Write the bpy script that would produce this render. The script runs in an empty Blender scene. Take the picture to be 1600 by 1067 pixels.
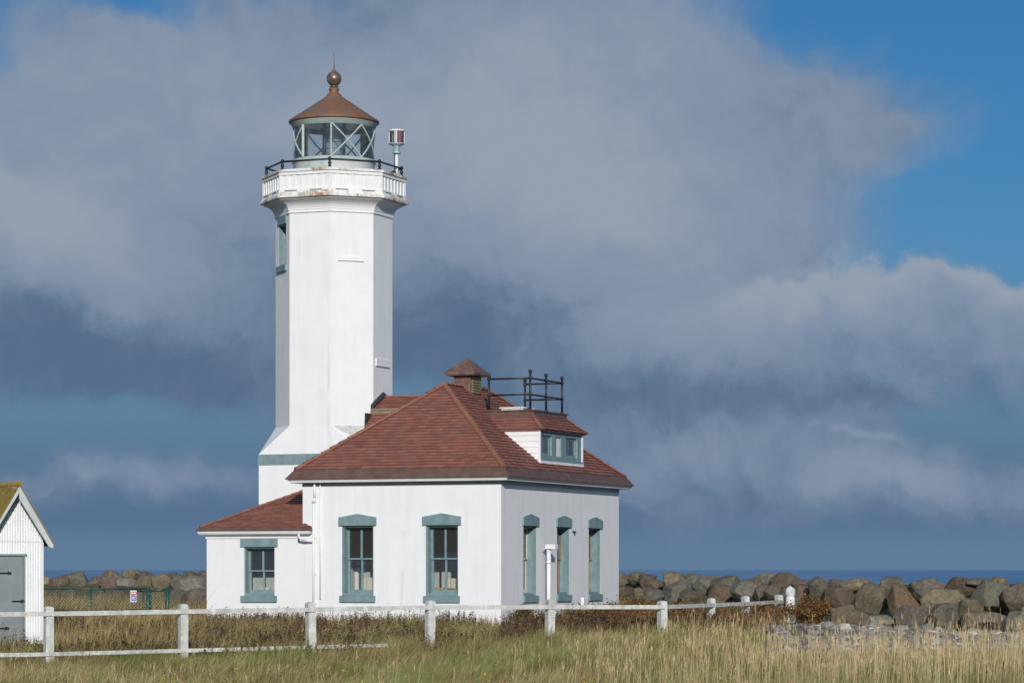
import bpy, bmesh, math, random
import numpy as np
from mathutils import Vector, Matrix, noise as mnoise

R = math.radians
scene = bpy.context.scene
COL = scene.collection
rnd = random.Random(7)
rng = np.random.default_rng(11)

# ------------------------------------------------------------------ camera
F = 4444.0                      # focal length in photo pixels (1600 wide): a 100 mm lens
EYE = 1.58
cd = bpy.data.cameras.new('camera')
cam = bpy.data.objects.new('camera', cd)
COL.objects.link(cam)
cam.location = (0, 0, EYE)
cam.rotation_euler = (R(90), 0, 0)
cd.lens = F / 1600 * 36.0
cd.sensor_width = 36.0
cd.shift_y = (890 - 533.5) / 1600.0
cd.clip_start = 0.5
cd.clip_end = 200000
scene.camera = cam


def at(px, py, Z):
    """world point Z metres ahead that the photograph shows at pixel px, py"""
    return Vector(((px - 800) / F * Z, Z, EYE + (890 - py) / F * Z))


# ------------------------------------------------------------------ node helpers
class NT:
    def __init__(self, nt):
        self.nt = nt

    def node(self, t, **kw):
        n = self.nt.nodes.new(t)
        for k, v in kw.items():
            setattr(n, k, v)
        return n

    def put(self, sock, v):
        if v is None:
            return
        if isinstance(v, bpy.types.NodeSocket):
            self.nt.links.new(v, sock)
        else:
            if hasattr(sock.default_value, '__len__') and not isinstance(v, str):
                v = tuple(v)
                if len(sock.default_value) == 4 and len(v) == 3:
                    v = v + (1.0,)
            sock.default_value = v

    def math(self, op, a, b=None, c=None, clamp=False):
        n = self.node('ShaderNodeMath', operation=op, use_clamp=clamp)
        self.put(n.inputs[0], a)
        self.put(n.inputs[1], b)
        self.put(n.inputs[2], c)
        return n.outputs[0]

    def vmath(self, op, a, b=None):
        n = self.node('ShaderNodeVectorMath', operation=op)
        self.put(n.inputs[0], a)
        self.put(n.inputs[1], b)
        return n.outputs[0]

    def mix(self, f, a, b):
        n = self.node('ShaderNodeMix', data_type='RGBA')
        self.put(n.inputs[0], f)
        self.put(n.inputs[6], a)
        self.put(n.inputs[7], b)
        return n.outputs[2]

    def mul(self, a, b):
        n = self.node('ShaderNodeMix', data_type='RGBA', blend_type='MULTIPLY')
        n.inputs[0].default_value = 1.0
        self.put(n.inputs[6], a)
        self.put(n.inputs[7], b)
        return n.outputs[2]

    def noise(self, vec, scale, detail=3, rough=0.55, out=0, dist=0.0):
        n = self.node('ShaderNodeTexNoise')
        self.put(n.inputs['Vector'], vec)
        n.inputs['Scale'].default_value = scale
        n.inputs['Detail'].default_value = detail
        n.inputs['Roughness'].default_value = rough
        n.inputs['Distortion'].default_value = dist
        return n.outputs[out]

    def ramp(self, v, lo, hi, a=0.0, b=1.0):
        n = self.node('ShaderNodeMapRange', interpolation_type='SMOOTHSTEP')
        self.put(n.inputs[0], v)
        n.inputs[1].default_value = lo
        n.inputs[2].default_value = hi
        n.inputs[3].default_value = a
        n.inputs[4].default_value = b
        return n.outputs[0]

    def scaled(self, vec, s):
        return self.vmath('MULTIPLY', vec, s)

    def objco(self):
        return self.node('ShaderNodeTexCoord').outputs['Object']

    def bump(self, h, strength=0.3, dist=0.02):
        n = self.node('ShaderNodeBump')
        n.inputs['Strength'].default_value = strength
        n.inputs['Distance'].default_value = dist
        self.put(n.inputs['Height'], h)
        return n.outputs[0]


def new_mat(name, col=(.5, .5, .5), rough=0.6, metal=0.0):
    m = bpy.data.materials.new(name)
    m.use_nodes = True
    t = NT(m.node_tree)
    b = m.node_tree.nodes['Principled BSDF']
    b.inputs['Base Color'].default_value = (*col, 1)
    b.inputs['Roughness'].default_value = rough
    b.inputs['Metallic'].default_value = metal
    return m, t, b


def painted(name, col, rough=0.55, var=0.12, scale=3.0, streak=0.0, streak_col=(.5, .55, .6), spots=0.0, bump=0.15, spot_col=(.3, .28, .22)):
    m, t, b = new_mat(name, col, rough)
    o = t.objco()
    n1 = t.noise(o, scale, 5, 0.6)
    c = t.mix(t.ramp(n1, 0.3, 0.7), tuple(x * (1 - var) for x in col), tuple(min(1, x * (1 + var * .5)) for x in col))
    if streak:
        s1 = t.noise(t.scaled(o, (5.0, 5.0, 0.35)), 1.0, 4, 0.6)
        s2 = t.noise(o, 0.7, 3, 0.5)
        f = t.math('MULTIPLY', t.ramp(s1, 0.40, 0.68), t.ramp(s2, 0.25, 0.65))
        c = t.mix(t.math('MULTIPLY', f, streak), c, streak_col)
    if spots:
        s3 = t.noise(o, scale * 4, 5, 0.65)
        c = t.mix(t.math('MULTIPLY', t.ramp(s3, 0.58, 0.68), spots), c, spot_col)
    t.put(b.inputs['Base Color'], c)
    h = t.noise(o, 7, 3, 0.55)
    t.put(b.inputs['Normal'], t.bump(h, bump * .6, 0.012))
    return m


M = {}
M['wall'] = painted('white_render', (.79, .79, .785), 0.6, 0.03, 1.6, 0.30, (.60, .64, .66), 0.0, 0.25)


def wall_wear(m):
    # scuffed plaster patches and thin grime runs, fixed to the render itself
    t = NT(m.node_tree)
    b = m.node_tree.nodes['Principled BSDF']
    c = b.inputs['Base Color'].links[0].from_socket
    o = t.objco()
    n1 = t.noise(o, .55, 4, .6)
    n2 = t.noise(o, 11, 5, .7)
    f = t.math('MULTIPLY', t.ramp(n1, .645, .675), t.ramp(n2, .42, .58))
    c = t.mix(t.math('MULTIPLY', f, .10), c, (.52, .52, .48))
    n3 = t.noise(t.scaled(o, (3.1, 3.1, .10)), 1.0, 4, .65)
    n4 = t.noise(o, .9, 2, .5)
    c = t.mix(t.math('MULTIPLY', t.math('MULTIPLY', t.ramp(n3, .58, .68), t.ramp(n4, .45, .62)), .34), c, (.45, .47, .45))
    t.put(b.inputs['Base Color'], c)


wall_wear(M['wall'])
M['white'] = painted('white_paint', (.78, .78, .76), 0.5, 0.06, 3)
M['trim'] = painted('grey_blue_paint', (.178, .268, .280), 0.5, 0.16, 4, 0.35, (.27, .35, .36), .3, .2, (.32, .38, .38))
M['frieze'] = painted('shade_grey_blue_frieze', (.36, .42, .43), 0.5, 0.1, 4)  # pale board, shade under the eaves toned into its colour
M['sash_cream'] = painted('cream_sash_paint', (.56, .55, .44), 0.5, 0.12, 4)
M['sash_brown'] = painted('brown_sash_wood', (.30, .19, .12), 0.5, 0.2, 4)
M['sash_tan'] = painted('tan_sash_paint', (.36, .31, .21), 0.5, 0.2, 4)
M['oldwhite'] = painted('weathered_white_wood', (.64, .64, .60), 0.8, 0.25, 5, 0.8, (.38, .38, .33), 0.8, 0.6, (.17, .165, .13))
M['peeling'] = painted('peeling_white_wood', (.70, .70, .68), 0.8, 0.3, 4, 0.6, (.36, .35, .31), 0.95, 0.7, (.10, .09, .075))
M['gutter'] = painted('brown_gutter_metal', (.135, .075, .058), 0.5, 0.25, 3, 0.5, (.17, .12, .10))
M['iron'] = painted('black_iron', (.016, .018, .022), 0.45, 0.3, 9, 0, (0, 0, 0), 0.25, 0.2, (.10, .08, .07))
M['lead'] = painted('dark_flashing', (.03, .035, .04), 0.5, 0.3, 5)
M['green_metal'] = painted('dark_green_metal', (.012, .07, .055), 0.4, 0.3, 5)
M['greydoor'] = painted('grey_door_paint', (.235, .27, .27), 0.5, 0.14, 2, 0.5, (.16, .18, .18), .3, .2, (.16, .15, .13))
M['greywhite'] = painted('greyed_white_board', (.55, .59, .59), 0.6, 0.12, 4, .4, (.42, .44, .42), .4)
M['cream'] = painted('cream_card', (.72, .68, .56), 0.7, 0.08, 4)
M['blue'] = painted('blue_card', (.02, .045, .14), 0.6, 0.1, 4)
M['wood'] = painted('honey_wood', (.50, .28, .10), 0.5, 0.2, 6)
M['room'] = painted('room_plaster', (.52, .54, .53), 0.8, 0.1, 2)
M['floorboard'] = painted('room_floor', (.24, .19, .14), 0.6, 0.2, 2)
M['red'] = painted('red_print', (.45, .03, .02), 0.5, 0.1, 4)
M['signblue'] = painted('blue_print', (.03, .10, .38), 0.5, 0.1, 4)
M['louvre'] = painted('tan_louvre', (.24, .19, .10), 0.7, 0.3, 8)
M['cupola'] = painted('brown_cupola', (.16, .085, .065), 0.6, 0.35, 6, 0.4, (.22, .17, .15))
M['clap'] = painted('white_clapboard', (.78, .78, .77), 0.6, 0.06, 3, 0.25, (.6, .6, .6))
M['wire'] = painted('dark_green_wire', (.03, .06, .045), 0.5, 0.2, 5)
M['tanboard'] = painted('tan_gutter_board', (.25, .20, .14), 0.6, 0.25, 4)
M['corr'] = painted('white_corrugated_metal', (.76, .77, .77), 0.5, 0.06, 2, 0.3, (.6, .6, .58))


def m_ledge():
    m, t, b = new_mat('stained_white_ledge', (.7, .7, .66), 0.7)
    o = t.objco()
    n1 = t.noise(o, 2.2, 5, 0.6)
    n2 = t.noise(o, 14, 5, 0.7)
    c = t.mix(t.ramp(n2, .35, .62), (.74, .73, .69), (.36, .33, .25))
    c = t.mix(t.ramp(n1, .46, .60), (.76, .76, .74), c)
    r = t.noise(t.vmath('ADD', t.scaled(o, (1, 1, .3)), (3.1, 7.7, 0)), 1.9, 2, 0.5)
    rf = t.math('MULTIPLY', t.ramp(r, .49, .58), t.ramp(t.noise(o, 9, 4, .6), .35, .6))
    c = t.mix(t.math('MULTIPLY', rf, .9), c, (.38, .165, .045))
    t.put(b.inputs['Base Color'], c)
    t.put(b.inputs['Normal'], t.bump(n2, .4, .02))
    return m


M['ledge'] = m_ledge()


def m_rust():
    m, t, b = new_mat('rusted_brown_metal', (.17, .085, .06), 0.55)
    o = t.objco()
    n1 = t.noise(o, 2.4, 6, 0.65)
    n2 = t.noise(o, 16, 5, 0.7)
    c = t.mix(t.ramp(n2, .3, .7), (.125, .072, .052), (.205, .122, .088))
    f = t.math('MULTIPLY', t.ramp(n1, .47, .58), t.ramp(n2, .35, .6))
    c = t.mix(f, c, (.27, .105, .03))
    f2 = t.math('MULTIPLY', t.ramp(n1, .56, .66), t.ramp(n2, .52, .6))
    c = t.mix(f2, c, (.05, .028, .02))
    t.put(b.inputs['Base Color'], c)
    t.put(b.inputs['Normal'], t.bump(n2, .25, .02))
    return m


M['rust'] = m_rust()
M['ball'] = painted('dull_bronze_ball', (.20, .15, .115), 0.35, 0.4, 9, 0, (0, 0, 0), .5, .3, (.10, .07, .05))
M['ball'].node_tree.nodes['Principled BSDF'].inputs['Metallic'].default_value = .4


def m_tile(name, moss=0.0):
    """clay tiles: a colour of its own for every tile, from the plane's own u,v"""
    m, t, b = new_mat(name, (.2, .06, .045), 0.75)
    uv = t.node('ShaderNodeUVMap', uv_map='UVMap').outputs[0]
    sx = t.node('ShaderNodeSeparateXYZ')
    t.put(sx.inputs[0], uv)
    w = t.node('ShaderNodeTexWhiteNoise', noise_dimensions='2D')
    t.put(w.inputs['Vector'], t.vmath('FLOOR', uv))
    o = t.objco()
    n1 = t.noise(o, 1.1, 4, .6)
    n2 = t.noise(o, 12, 4, .65)
    v = w.outputs[0]
    c = t.mix(t.ramp(v, 0.0, 1.0), (.225, .083, .060), (.315, .128, .092))
    c = t.mix(t.math('MULTIPLY', t.ramp(v, .76, .84), .4), c, (.150, .092, .086))
    c = t.mix(t.math('MULTIPLY', t.ramp(t.math('FRACT', t.math('MULTIPLY', v, 7.3)), .82, .9), .3), c, (.31, .13, .06))
    c = t.mix(t.math('MULTIPLY', t.ramp(n2, .5, .75), .35), c, (.10, .055, .05))
    c = t.mix(t.math('MULTIPLY', t.ramp(n1, .45, .7), .25), c, (.15, .085, .075))
    if moss:
        n3 = t.noise(o, 5, 5, .7)
        c = t.mix(t.math('MULTIPLY', t.ramp(n3, .46, .62), moss), c, (.25, .13, .03))
    t.put(b.inputs['Base Color'], c)
    t.put(b.inputs['Normal'], t.bump(n2, .3, .015))
    return m


M['tile'] = m_tile('red_clay_tile')
M['hip'] = m_tile('orange_clay_cap', .5)


def m_moss():
    m, t, b = new_mat('mossy_roof', (.2, .15, .03), 0.9)
    o = t.objco()
    n1 = t.noise(o, 3.0, 6, .7)
    n2 = t.noise(o, 18, 5, .7)
    c = t.mix(t.ramp(n1, .30, .5), (.20, .075, .035), (.26, .19, .035))
    c = t.mix(t.ramp(n2, .5, .7), c, (.33, .26, .05))
    c = t.mix(t.ramp(t.noise(t.scaled(o, (9, 1.2, 9)), 1, 3, .5), .66, .72), c, (.42, .32, .26))
    t.put(b.inputs['Base Color'], c)
    t.put(b.inputs['Normal'], t.bump(n2, .8, .04))
    return m


M['moss'] = m_moss()


def m_glass(name, tint=(.9, .95, .95), refl=1.0, clear=1.0):
    m = bpy.data.materials.new(name)
    m.use_nodes = True
    nt = m.node_tree
    nt.nodes.clear()
    t = NT(nt)
    out = t.node('ShaderNodeOutputMaterial')
    tr = t.node('ShaderNodeBsdfTransparent')
    tr.inputs[0].default_value = (*tint, 1)
    gl = t.node('ShaderNodeBsdfGlossy')
    gl.inputs['Roughness'].default_value = .03
    fr = t.node('ShaderNodeFresnel')
    fr.inputs[0].default_value = 1.5
    mx = t.node('ShaderNodeMixShader')
    t.put(mx.inputs[0], t.math('MULTIPLY_ADD', fr.outputs[0], refl, 0.03, clamp=True))
    nt.links.new(tr.outputs[0], mx.inputs[1])
    nt.links.new(gl.outputs[0], mx.inputs[2])
    last = mx
    if clear < 1:
        df = t.node('ShaderNodeBsdfDiffuse')
        df.inputs[0].default_value = (*tint, 1)
        m2 = t.node('ShaderNodeMixShader')
        m2.inputs[0].default_value = 1 - clear
        nt.links.new(mx.outputs[0], m2.inputs[1])
        nt.links.new(df.outputs[0], m2.inputs[2])
        last = m2
    nt.links.new(last.outputs[0], out.inputs[0])
    return m


M['glass'] = m_glass('window_glass', (.93, .95, .94), 2.2, .975)
M['lantern_glass'] = m_glass('lantern_glass', (.90, .95, .95), 1.1, .97)
M['lens'] = m_glass('lens_glass', (.62, .70, .72), 1.5, .72)
M['drum_glass'] = m_glass('clear_drum', (.86, .86, .9), 1.5, .93)
M['redglass'] = m_glass('red_filter', (.55, .03, .04), 1.2, .5)


def m_rock():
    m, t, b = new_mat('boulder_stone', (.15, .13, .1), 0.85)
    o = t.objco()
    oi = t.node('ShaderNodeObjectInfo')
    n1 = t.noise(t.vmath('ADD', o, oi.outputs['Location']), 1.6, 6, .65, dist=.6)
    n2 = t.noise(o, 9, 6, .7)
    n3 = t.noise(o, 34, 4, .7)
    c = oi.outputs['Color']
    c1 = t.mul(c, t.mix(t.ramp(n2, .25, .75), (.55, .53, .50), (1.35, 1.33, 1.25)))
    c2 = t.mix(t.math('MULTIPLY', t.ramp(n1, .50, .68), .55), c1, (.13, .085, .055))
    c3 = t.mix(t.math('MULTIPLY', t.ramp(t.noise(t.vmath('ADD', o, (9, 2, 4)), 2.2, 5, .7), .56, .66), .45), c2, (.20, .19, .10))
    c4 = t.mix(t.math('MULTIPLY', t.ramp(t.noise(o, 5.5, 5, .75), .63, .68), .7), c3, (.40, .39, .34))
    t.put(b.inputs['Base Color'], c4)
    h = t.math('ADD', t.math('MULTIPLY', n2, .7), t.math('MULTIPLY', n3, .3))
    t.put(b.inputs['Normal'], t.bump(h, 1.0, .12))
    return m


M['rock'] = m_rock()


def m_attr(name, rough=.8, spec=.25):
    m, t, b = new_mat(name, (.2, .2, .1), rough)
    a = t.node('ShaderNodeAttribute', attribute_name='Col')
    t.put(b.inputs['Base Color'], a.outputs[0])
    b.inputs['Specular IOR Level'].default_value = spec
    return m


M['blade'] = m_attr('plant_blades')
M['pebble'] = m_attr('pebble_stone', .8, .3)


def m_ground():
    m, t, b = new_mat('rough_ground', (.1, .1, .05), 0.95)
    o = t.objco()
    n1 = t.noise(o, .35, 5, .6)
    n2 = t.noise(o, 6, 6, .7)
    c = t.mix(t.ramp(n2, .3, .7), (.055, .05, .022), (.17, .135, .065))
    c = t.mix(t.math('MULTIPLY', t.ramp(n1, .4, .65), .6), c, (.06, .075, .022))
    t.put(b.inputs['Base Color'], c)
    t.put(b.inputs['Normal'], t.bump(n2, .8, .1))
    return m


M['ground'] = m_ground()


def m_gravel():
    m, t, b = new_mat('grey_gravel', (.2, .2, .19), 0.9)
    o = t.objco()
    v = t.node('ShaderNodeTexVoronoi')
    t.put(v.inputs['Vector'], o)
    v.inputs['Scale'].default_value = 11
    n2 = t.noise(o, 3, 5, .6)
    bw = t.node('ShaderNodeSeparateColor')
    t.put(bw.inputs[0], v.outputs['Color'])
    c = t.mix(t.ramp(bw.outputs[0], .1, .95), (.06, .06, .055), (.25, .25, .24))
    c = t.mix(t.math('MULTIPLY', t.ramp(n2, .45, .65), .5), c, (.10, .085, .06))
    t.put(b.inputs['Base Color'], c)
    t.put(b.inputs['Normal'], t.bump(t.math('SUBTRACT', 1.0, v.outputs['Distance']), 1, .06))
    return m


M['gravel'] = m_gravel()


def m_core():
    m, t, b = new_mat('dark_rubble', (.06, .055, .045), 0.95)
    o = t.objco()
    n2 = t.noise(o, 3.5, 6, .7)
    t.put(b.inputs['Base Color'], t.mix(n2, (.02, .019, .016), (.09, .08, .06)))
    t.put(b.inputs['Normal'], t.bump(n2, 1, .2))
    return m


def m_sea():
    m, t, b = new_mat('sea_water', (.012, .06, .17), 0.35)
    g = t.node('ShaderNodeNewGeometry').outputs['Position']
    n1 = t.noise(t.scaled(g, (.012, .0022, 1)), 1.0, 5, .65)
    n2 = t.noise(t.scaled(g, (.10, .012, 1)), 1.0, 4, .65)
    n3 = t.noise(t.scaled(g, (.5, .1, 1)), 1.0, 4, .6)
    c = t.mix(t.ramp(n1, .35, .65), (.06, .18, .38), (.15, .30, .48))
    t.put(b.inputs['Base Color'], c)
    b.inputs['Roughness'].default_value = .3
    b.inputs['Specular IOR Level'].default_value = .5
    h = t.math('ADD', t.math('MULTIPLY', n2, 2.0), n3)
    t.put(b.inputs['Normal'], t.bump(h, 1.0, 3.0))
    return m


M['sea'] = m_sea()


# ------------------------------------------------------------------ mesh builder
class MB:
    def __init__(self):
        self.v, self.f, self.uv, self.sm = [], [], [], []

    def face(self, pts, uv=None, smooth=False):
        i = len(self.v)
        self.v += [tuple(p) for p in pts]
        self.f.append(tuple(range(i, i + len(pts))))
        self.uv.append(uv)
        self.sm.append(smooth)

    def mesh(self, vs, fs, smooth=False):
        i = len(self.v)
        self.v += [tuple(p) for p in vs]
        for f in fs:
            self.f.append(tuple(i + k for k in f))
            self.uv.append(None)
            self.sm.append(smooth)

    def hexa(self, p):
        """eight corners: bottom four, top four"""
        self.mesh(p, [(3, 2, 1, 0), (4, 5, 6, 7), (0, 1, 5, 4), (1, 2, 6, 5), (2, 3, 7, 6), (3, 0, 4, 7)])

    def box(self, a, b, fr=None):
        (x0, y0, z0), (x1, y1, z1) = a, b
        p = [(x0, y0, z0), (x1, y0, z0), (x1, y1, z0), (x0, y1, z0), (x0, y0, z1), (x1, y0, z1), (x1, y1, z1), (x0, y1, z1)]
        if fr:
            p = [fr(*q) for q in p]
        self.hexa(p)

    def prism(self, outline, d0, d1, fr):
        """outline in (u,z) pushed from depth d0 to d1"""
        n = len(outline)
        vs = [fr(u, d0, z) for u, z in outline] + [fr(u, d1, z) for u, z in outline]
        fs = [tuple(range(n))[::-1], tuple(range(n, 2 * n))] + [(i, (i + 1) % n, n + (i + 1) % n, n + i) for i in range(n)]
        self.mesh(vs, fs)

    def tube(self, p0, p1, r0, r1=None, n=10, cap=True):
        r1 = r0 if r1 is None else r1
        p0, p1 = Vector(p0), Vector(p1)
        d = (p1 - p0).normalized()
        a = d.orthogonal().normalized()
        b = d.cross(a)
        vs = []
        for p, r in ((p0, r0), (p1, r1)):
            for k in range(n):
                t = 2 * math.pi * k / n
                vs.append(p + a * (r * math.cos(t)) + b * (r * math.sin(t)))
        self.mesh(vs, [(k, (k + 1) % n, n + (k + 1) % n, n + k) for k in range(n)], True)
        if cap:
            self.mesh(vs[:n], [tuple(range(n))[::-1]])
            self.mesh(vs[n:], [tuple(range(n))])

    def polytube(self, pts, r, n=8):
        for a, b in zip(pts, pts[1:]):
            self.tube(a, b, r, r, n)
        for p in pts[1:-1]:
            self.ball(p, r, 8, 5)

    def ball(self, c, r, n=14, m=8, sz=1.0):
        c = Vector(c)
        prof = [(r * math.sin(math.pi * k / m), c.z - r * sz * math.cos(math.pi * k / m)) for k in range(m + 1)]
        self.lathe(prof, n, c)

    def lathe(self, prof, n=48, c=(0, 0, 0), a0=0.0, a1=2 * math.pi, smooth=True):
        full = abs(a1 - a0 - 2 * math.pi) < 1e-6
        cols = n if full else n + 1
        vs = []
        for r, z in prof:
            for k in range(cols):
                t = a0 + (a1 - a0) * k / n
                vs.append((c[0] + r * math.cos(t), c[1] + r * math.sin(t), z))
        fs = []
        for j in range(len(prof) - 1):
            for k in range(n):
                k2 = (k + 1) % cols
                fs.append((j * cols + k, j * cols + k2, (j + 1) * cols + k2, (j + 1) * cols + k))
        self.mesh(vs, fs, smooth)

    def loft(self, rings, close=False, skip=()):
        n = len(rings[0])
        vs = [p for r in rings for p in r]
        fs = []
        for j in range(len(rings) - 1):
            for k in range(n):
                if k in skip:
                    continue
                fs.append((j * n + k, j * n + (k + 1) % n, (j + 1) * n + (k + 1) % n, (j + 1) * n + k))
        self.mesh(vs, fs)

    def build(self, name, mat, parent=None, weld=False):
        me = bpy.data.meshes.new(name)
        me.from_pydata(self.v, [], self.f)
        if any(u is not None for u in self.uv):
            l = me.uv_layers.new(name='UVMap')
            k = 0
            for f, u in zip(self.f, self.uv):
                for q in range(len(f)):
                    l.data[k].uv = u[q] if u else (0.5, 0.5)
                    k += 1
        me.polygons.foreach_set('use_smooth', self.sm)
        if any(self.sm) or weld:
            bm = bmesh.new()
            bm.from_mesh(me)
            bmesh.ops.remove_doubles(bm, verts=bm.verts, dist=1e-5)
            bm.to_mesh(me)
            bm.free()
        me.materials.append(M[mat] if isinstance(mat, str) else mat)
        o = bpy.data.objects.new(name, me)
        COL.objects.link(o)
        if parent is not None:
            o.parent = parent
        return o


def tag(o, label, cat, group=None, kind=None):
    if label:
        o['label'] = label
    if cat:
        o['category'] = cat
    if group:
        o['group'] = group
    if kind:
        o['kind'] = kind
    return o


def thing(name, label, cat, loc=(0, 0, 0), rz=0.0, group=None):
    o = bpy.data.objects.new(name, None)
    o.empty_display_size = .3
    COL.objects.link(o)
    o.location = loc
    o.rotation_euler = (0, 0, rz)
    return tag(o, label, cat, group)


def struct(o):
    o['kind'] = 'structure'
    return o


# ------------------------------------------------------------------ terrain
RX = [-60, -28, -20, -13, 0, 3.7, 5.5, 8.1, 9.2, 11.3, 13.4, 15.4, 25, 60]
RY = [130, 124, 120, 115, 108, 103, 98, 90, 82, 77, 74.5, 72, 66, 55]
PXT = [-200, 60, 300, 800, 960, 1050, 1200, 1300, 1450, 1600, 1750]
PZT = [124, 120, 115, 108, 103, 98, 90, 82, 77, 74.5, 72]


def sstep(x, a, b):
    t = np.clip((x - a) / (b - a), 0, 1)
    return t * t * (3 - 2 * t)


def ground_z(x, y):
    x = np.asarray(x, float)
    y = np.asarray(y, float)
    left = np.interp(y, [-50, 30, 50, 60, 65.5, 70, 74, 79, 200], [-.95, -.95, -.92, -.84, -.66, -.44, -.2, 0, 0])
    right = np.interp(y, [-50, 30, 50, 60, 70, 76, 82, 200], [-.6, -.5, -.42, -.28, -.17, -.07, 0, 0])
    k = sstep(x, -3, 5)
    z = left * (1 - k) + right * k
    z = z + .035 * np.sin(x * 1.1 + .3 * y) * np.cos(y * .8 - .2 * x)
    dline = y - np.interp(x, RX, RY)
    fac = np.interp(x, [-5, 3, 5, 10, 13], [.85, .7, .45, .5, .65])
    d = dline * fac
    z = z + .2 * sstep(d, -6, -.6) * (x < 3) + .75 * sstep(d, -.3, .9)
    z = z - 6.0 * sstep(d, 3.0, 12.0)
    return z


def gz(x, y):
    return float(ground_z(x, y))


def axis(pieces):
    out = []
    for a, b, s in pieces:
        out += list(np.arange(a, b, s))
    return np.array(out + [pieces[-1][1]])


xs = axis([(-900, -60, 60), (-60, -25, 2.5), (-25, 25, .5), (25, 60, 2.5), (60, 900, 60)])
ys = axis([(-900, 0, 60), (0, 36, 3), (36, 130, .5), (130, 170, 4)])
gx, gy = np.meshgrid(xs, ys)
gzv = ground_z(gx, gy)
vv = np.stack([gx, gy, gzv], -1).reshape(-1, 3)
nx, ny = len(xs), len(ys)
ii = np.arange(nx * ny).reshape(ny, nx)
ff = np.stack([ii[:-1, :-1], ii[:-1, 1:], ii[1:, 1:], ii[1:, :-1]], -1).reshape(-1, 4)
me = bpy.data.meshes.new('ground')
me.from_pydata(vv.tolist(), [], ff.tolist())
me.polygons.foreach_set('use_smooth', [True] * len(ff))
me.materials.append(M['ground'])
go = bpy.data.objects.new('ground', me)
COL.objects.link(go)
struct(go)

b = MB()
b.face([(-60000, -2000, -2.5), (60000, -2000, -2.5), (60000, 90000, -2.5), (-60000, 90000, -2.5)])
struct(b.build('sea', 'sea'))

# gravel bed in front of the right hand boulders
xs = np.arange(4.4, 24, .3)
ys = np.arange(54, 84, .3)
gx, gy = np.meshgrid(xs, ys)


def gravel_mask(x, y):
    x = np.asarray(x, float)
    y = np.asarray(y, float)
    edge = .093 * y + .35 * np.sin(y * .9) + .25 * np.sin(y * 2.3 + 1)
    near = 61.5 + .9 * np.sin(x * .8) + .6 * np.sin(x * 1.9 + 2)
    far = np.interp(x, RX, RY) + .8
    return (x > edge) & (y > near) & (y < far)


zz = ground_z(gx, gy) + np.where(gravel_mask(gx, gy), .035, -.06)
vv = np.stack([gx, gy, zz], -1).reshape(-1, 3)
nx, ny = len(xs), len(ys)
ii = np.arange(nx * ny).reshape(ny, nx)
ff = np.stack([ii[:-1, :-1], ii[:-1, 1:], ii[1:, 1:], ii[1:, :-1]], -1).reshape(-1, 4)
me = bpy.data.meshes.new('gravel_bed')
me.from_pydata(vv.tolist(), [], ff.tolist())
me.materials.append(M['gravel'])
o = bpy.data.objects.new('gravel_bed', me)
COL.objects.link(o)
struct(o)

# ------------------------------------------------------------------ the keeper's house
ROT = R(-22.5)
CA, SA = math.cos(R(22.5)), math.sin(R(22.5))
CORNER = Vector((-.306, 80.0, 0))
HW, HD = 6.23, 9.51             # width of the sunlit front, depth of the right-hand side
house = thing('keepers_house', 'white rendered house with red tiled hip roof, dormer and low annex', 'house', CORNER, ROT)


def local_of(p):
    """world -> house local"""
    d = Vector(p) - CORNER
    return Vector((d.x * CA - d.y * SA, d.x * SA + d.y * CA, d.z))


def front(u, d, z):
    return (u, -d, z)


def right(u, d, z):
    return (d, u, z)


def wall_panel(mb, fr, u0, u1, z0, z1, holes, th, back=True):
    us = sorted({u0, u1, *[h[0] for h in holes], *[h[1] for h in holes]})
    zs = sorted({z0, z1, *[h[2] for h in holes], *[h[3] for h in holes]})
    for i in range(len(us) - 1):
        for j in range(len(zs) - 1):
            uc, zc = (us[i] + us[i + 1]) / 2, (zs[j] + zs[j + 1]) / 2
            if any(h[0] < uc < h[1] and h[2] < zc < h[3] for h in holes):
                continue
            a, b_, c, d = us[i], us[i + 1], zs[j], zs[j + 1]
            mb.face([fr(a, 0, c), fr(b_, 0, c), fr(b_, 0, d), fr(a, 0, d)])
            if back:
                mb.face([fr(a, -th, d), fr(b_, -th, d), fr(b_, -th, c), fr(a, -th, c)])
    for a, b_, c, d in holes:
        mb.face([fr(a, 0, c), fr(a, 0, d), fr(a, -th, d), fr(a, -th, c)])
        mb.face([fr(b_, 0, c), fr(b_, -th, c), fr(b_, -th, d), fr(b_, 0, d)])
        mb.face([fr(a, 0, d), fr(b_, 0, d), fr(b_, -th, d), fr(a, -th, d)])
        mb.face([fr(a, 0, c), fr(a, -th, c), fr(b_, -th, c), fr(b_, 0, c)])


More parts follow.
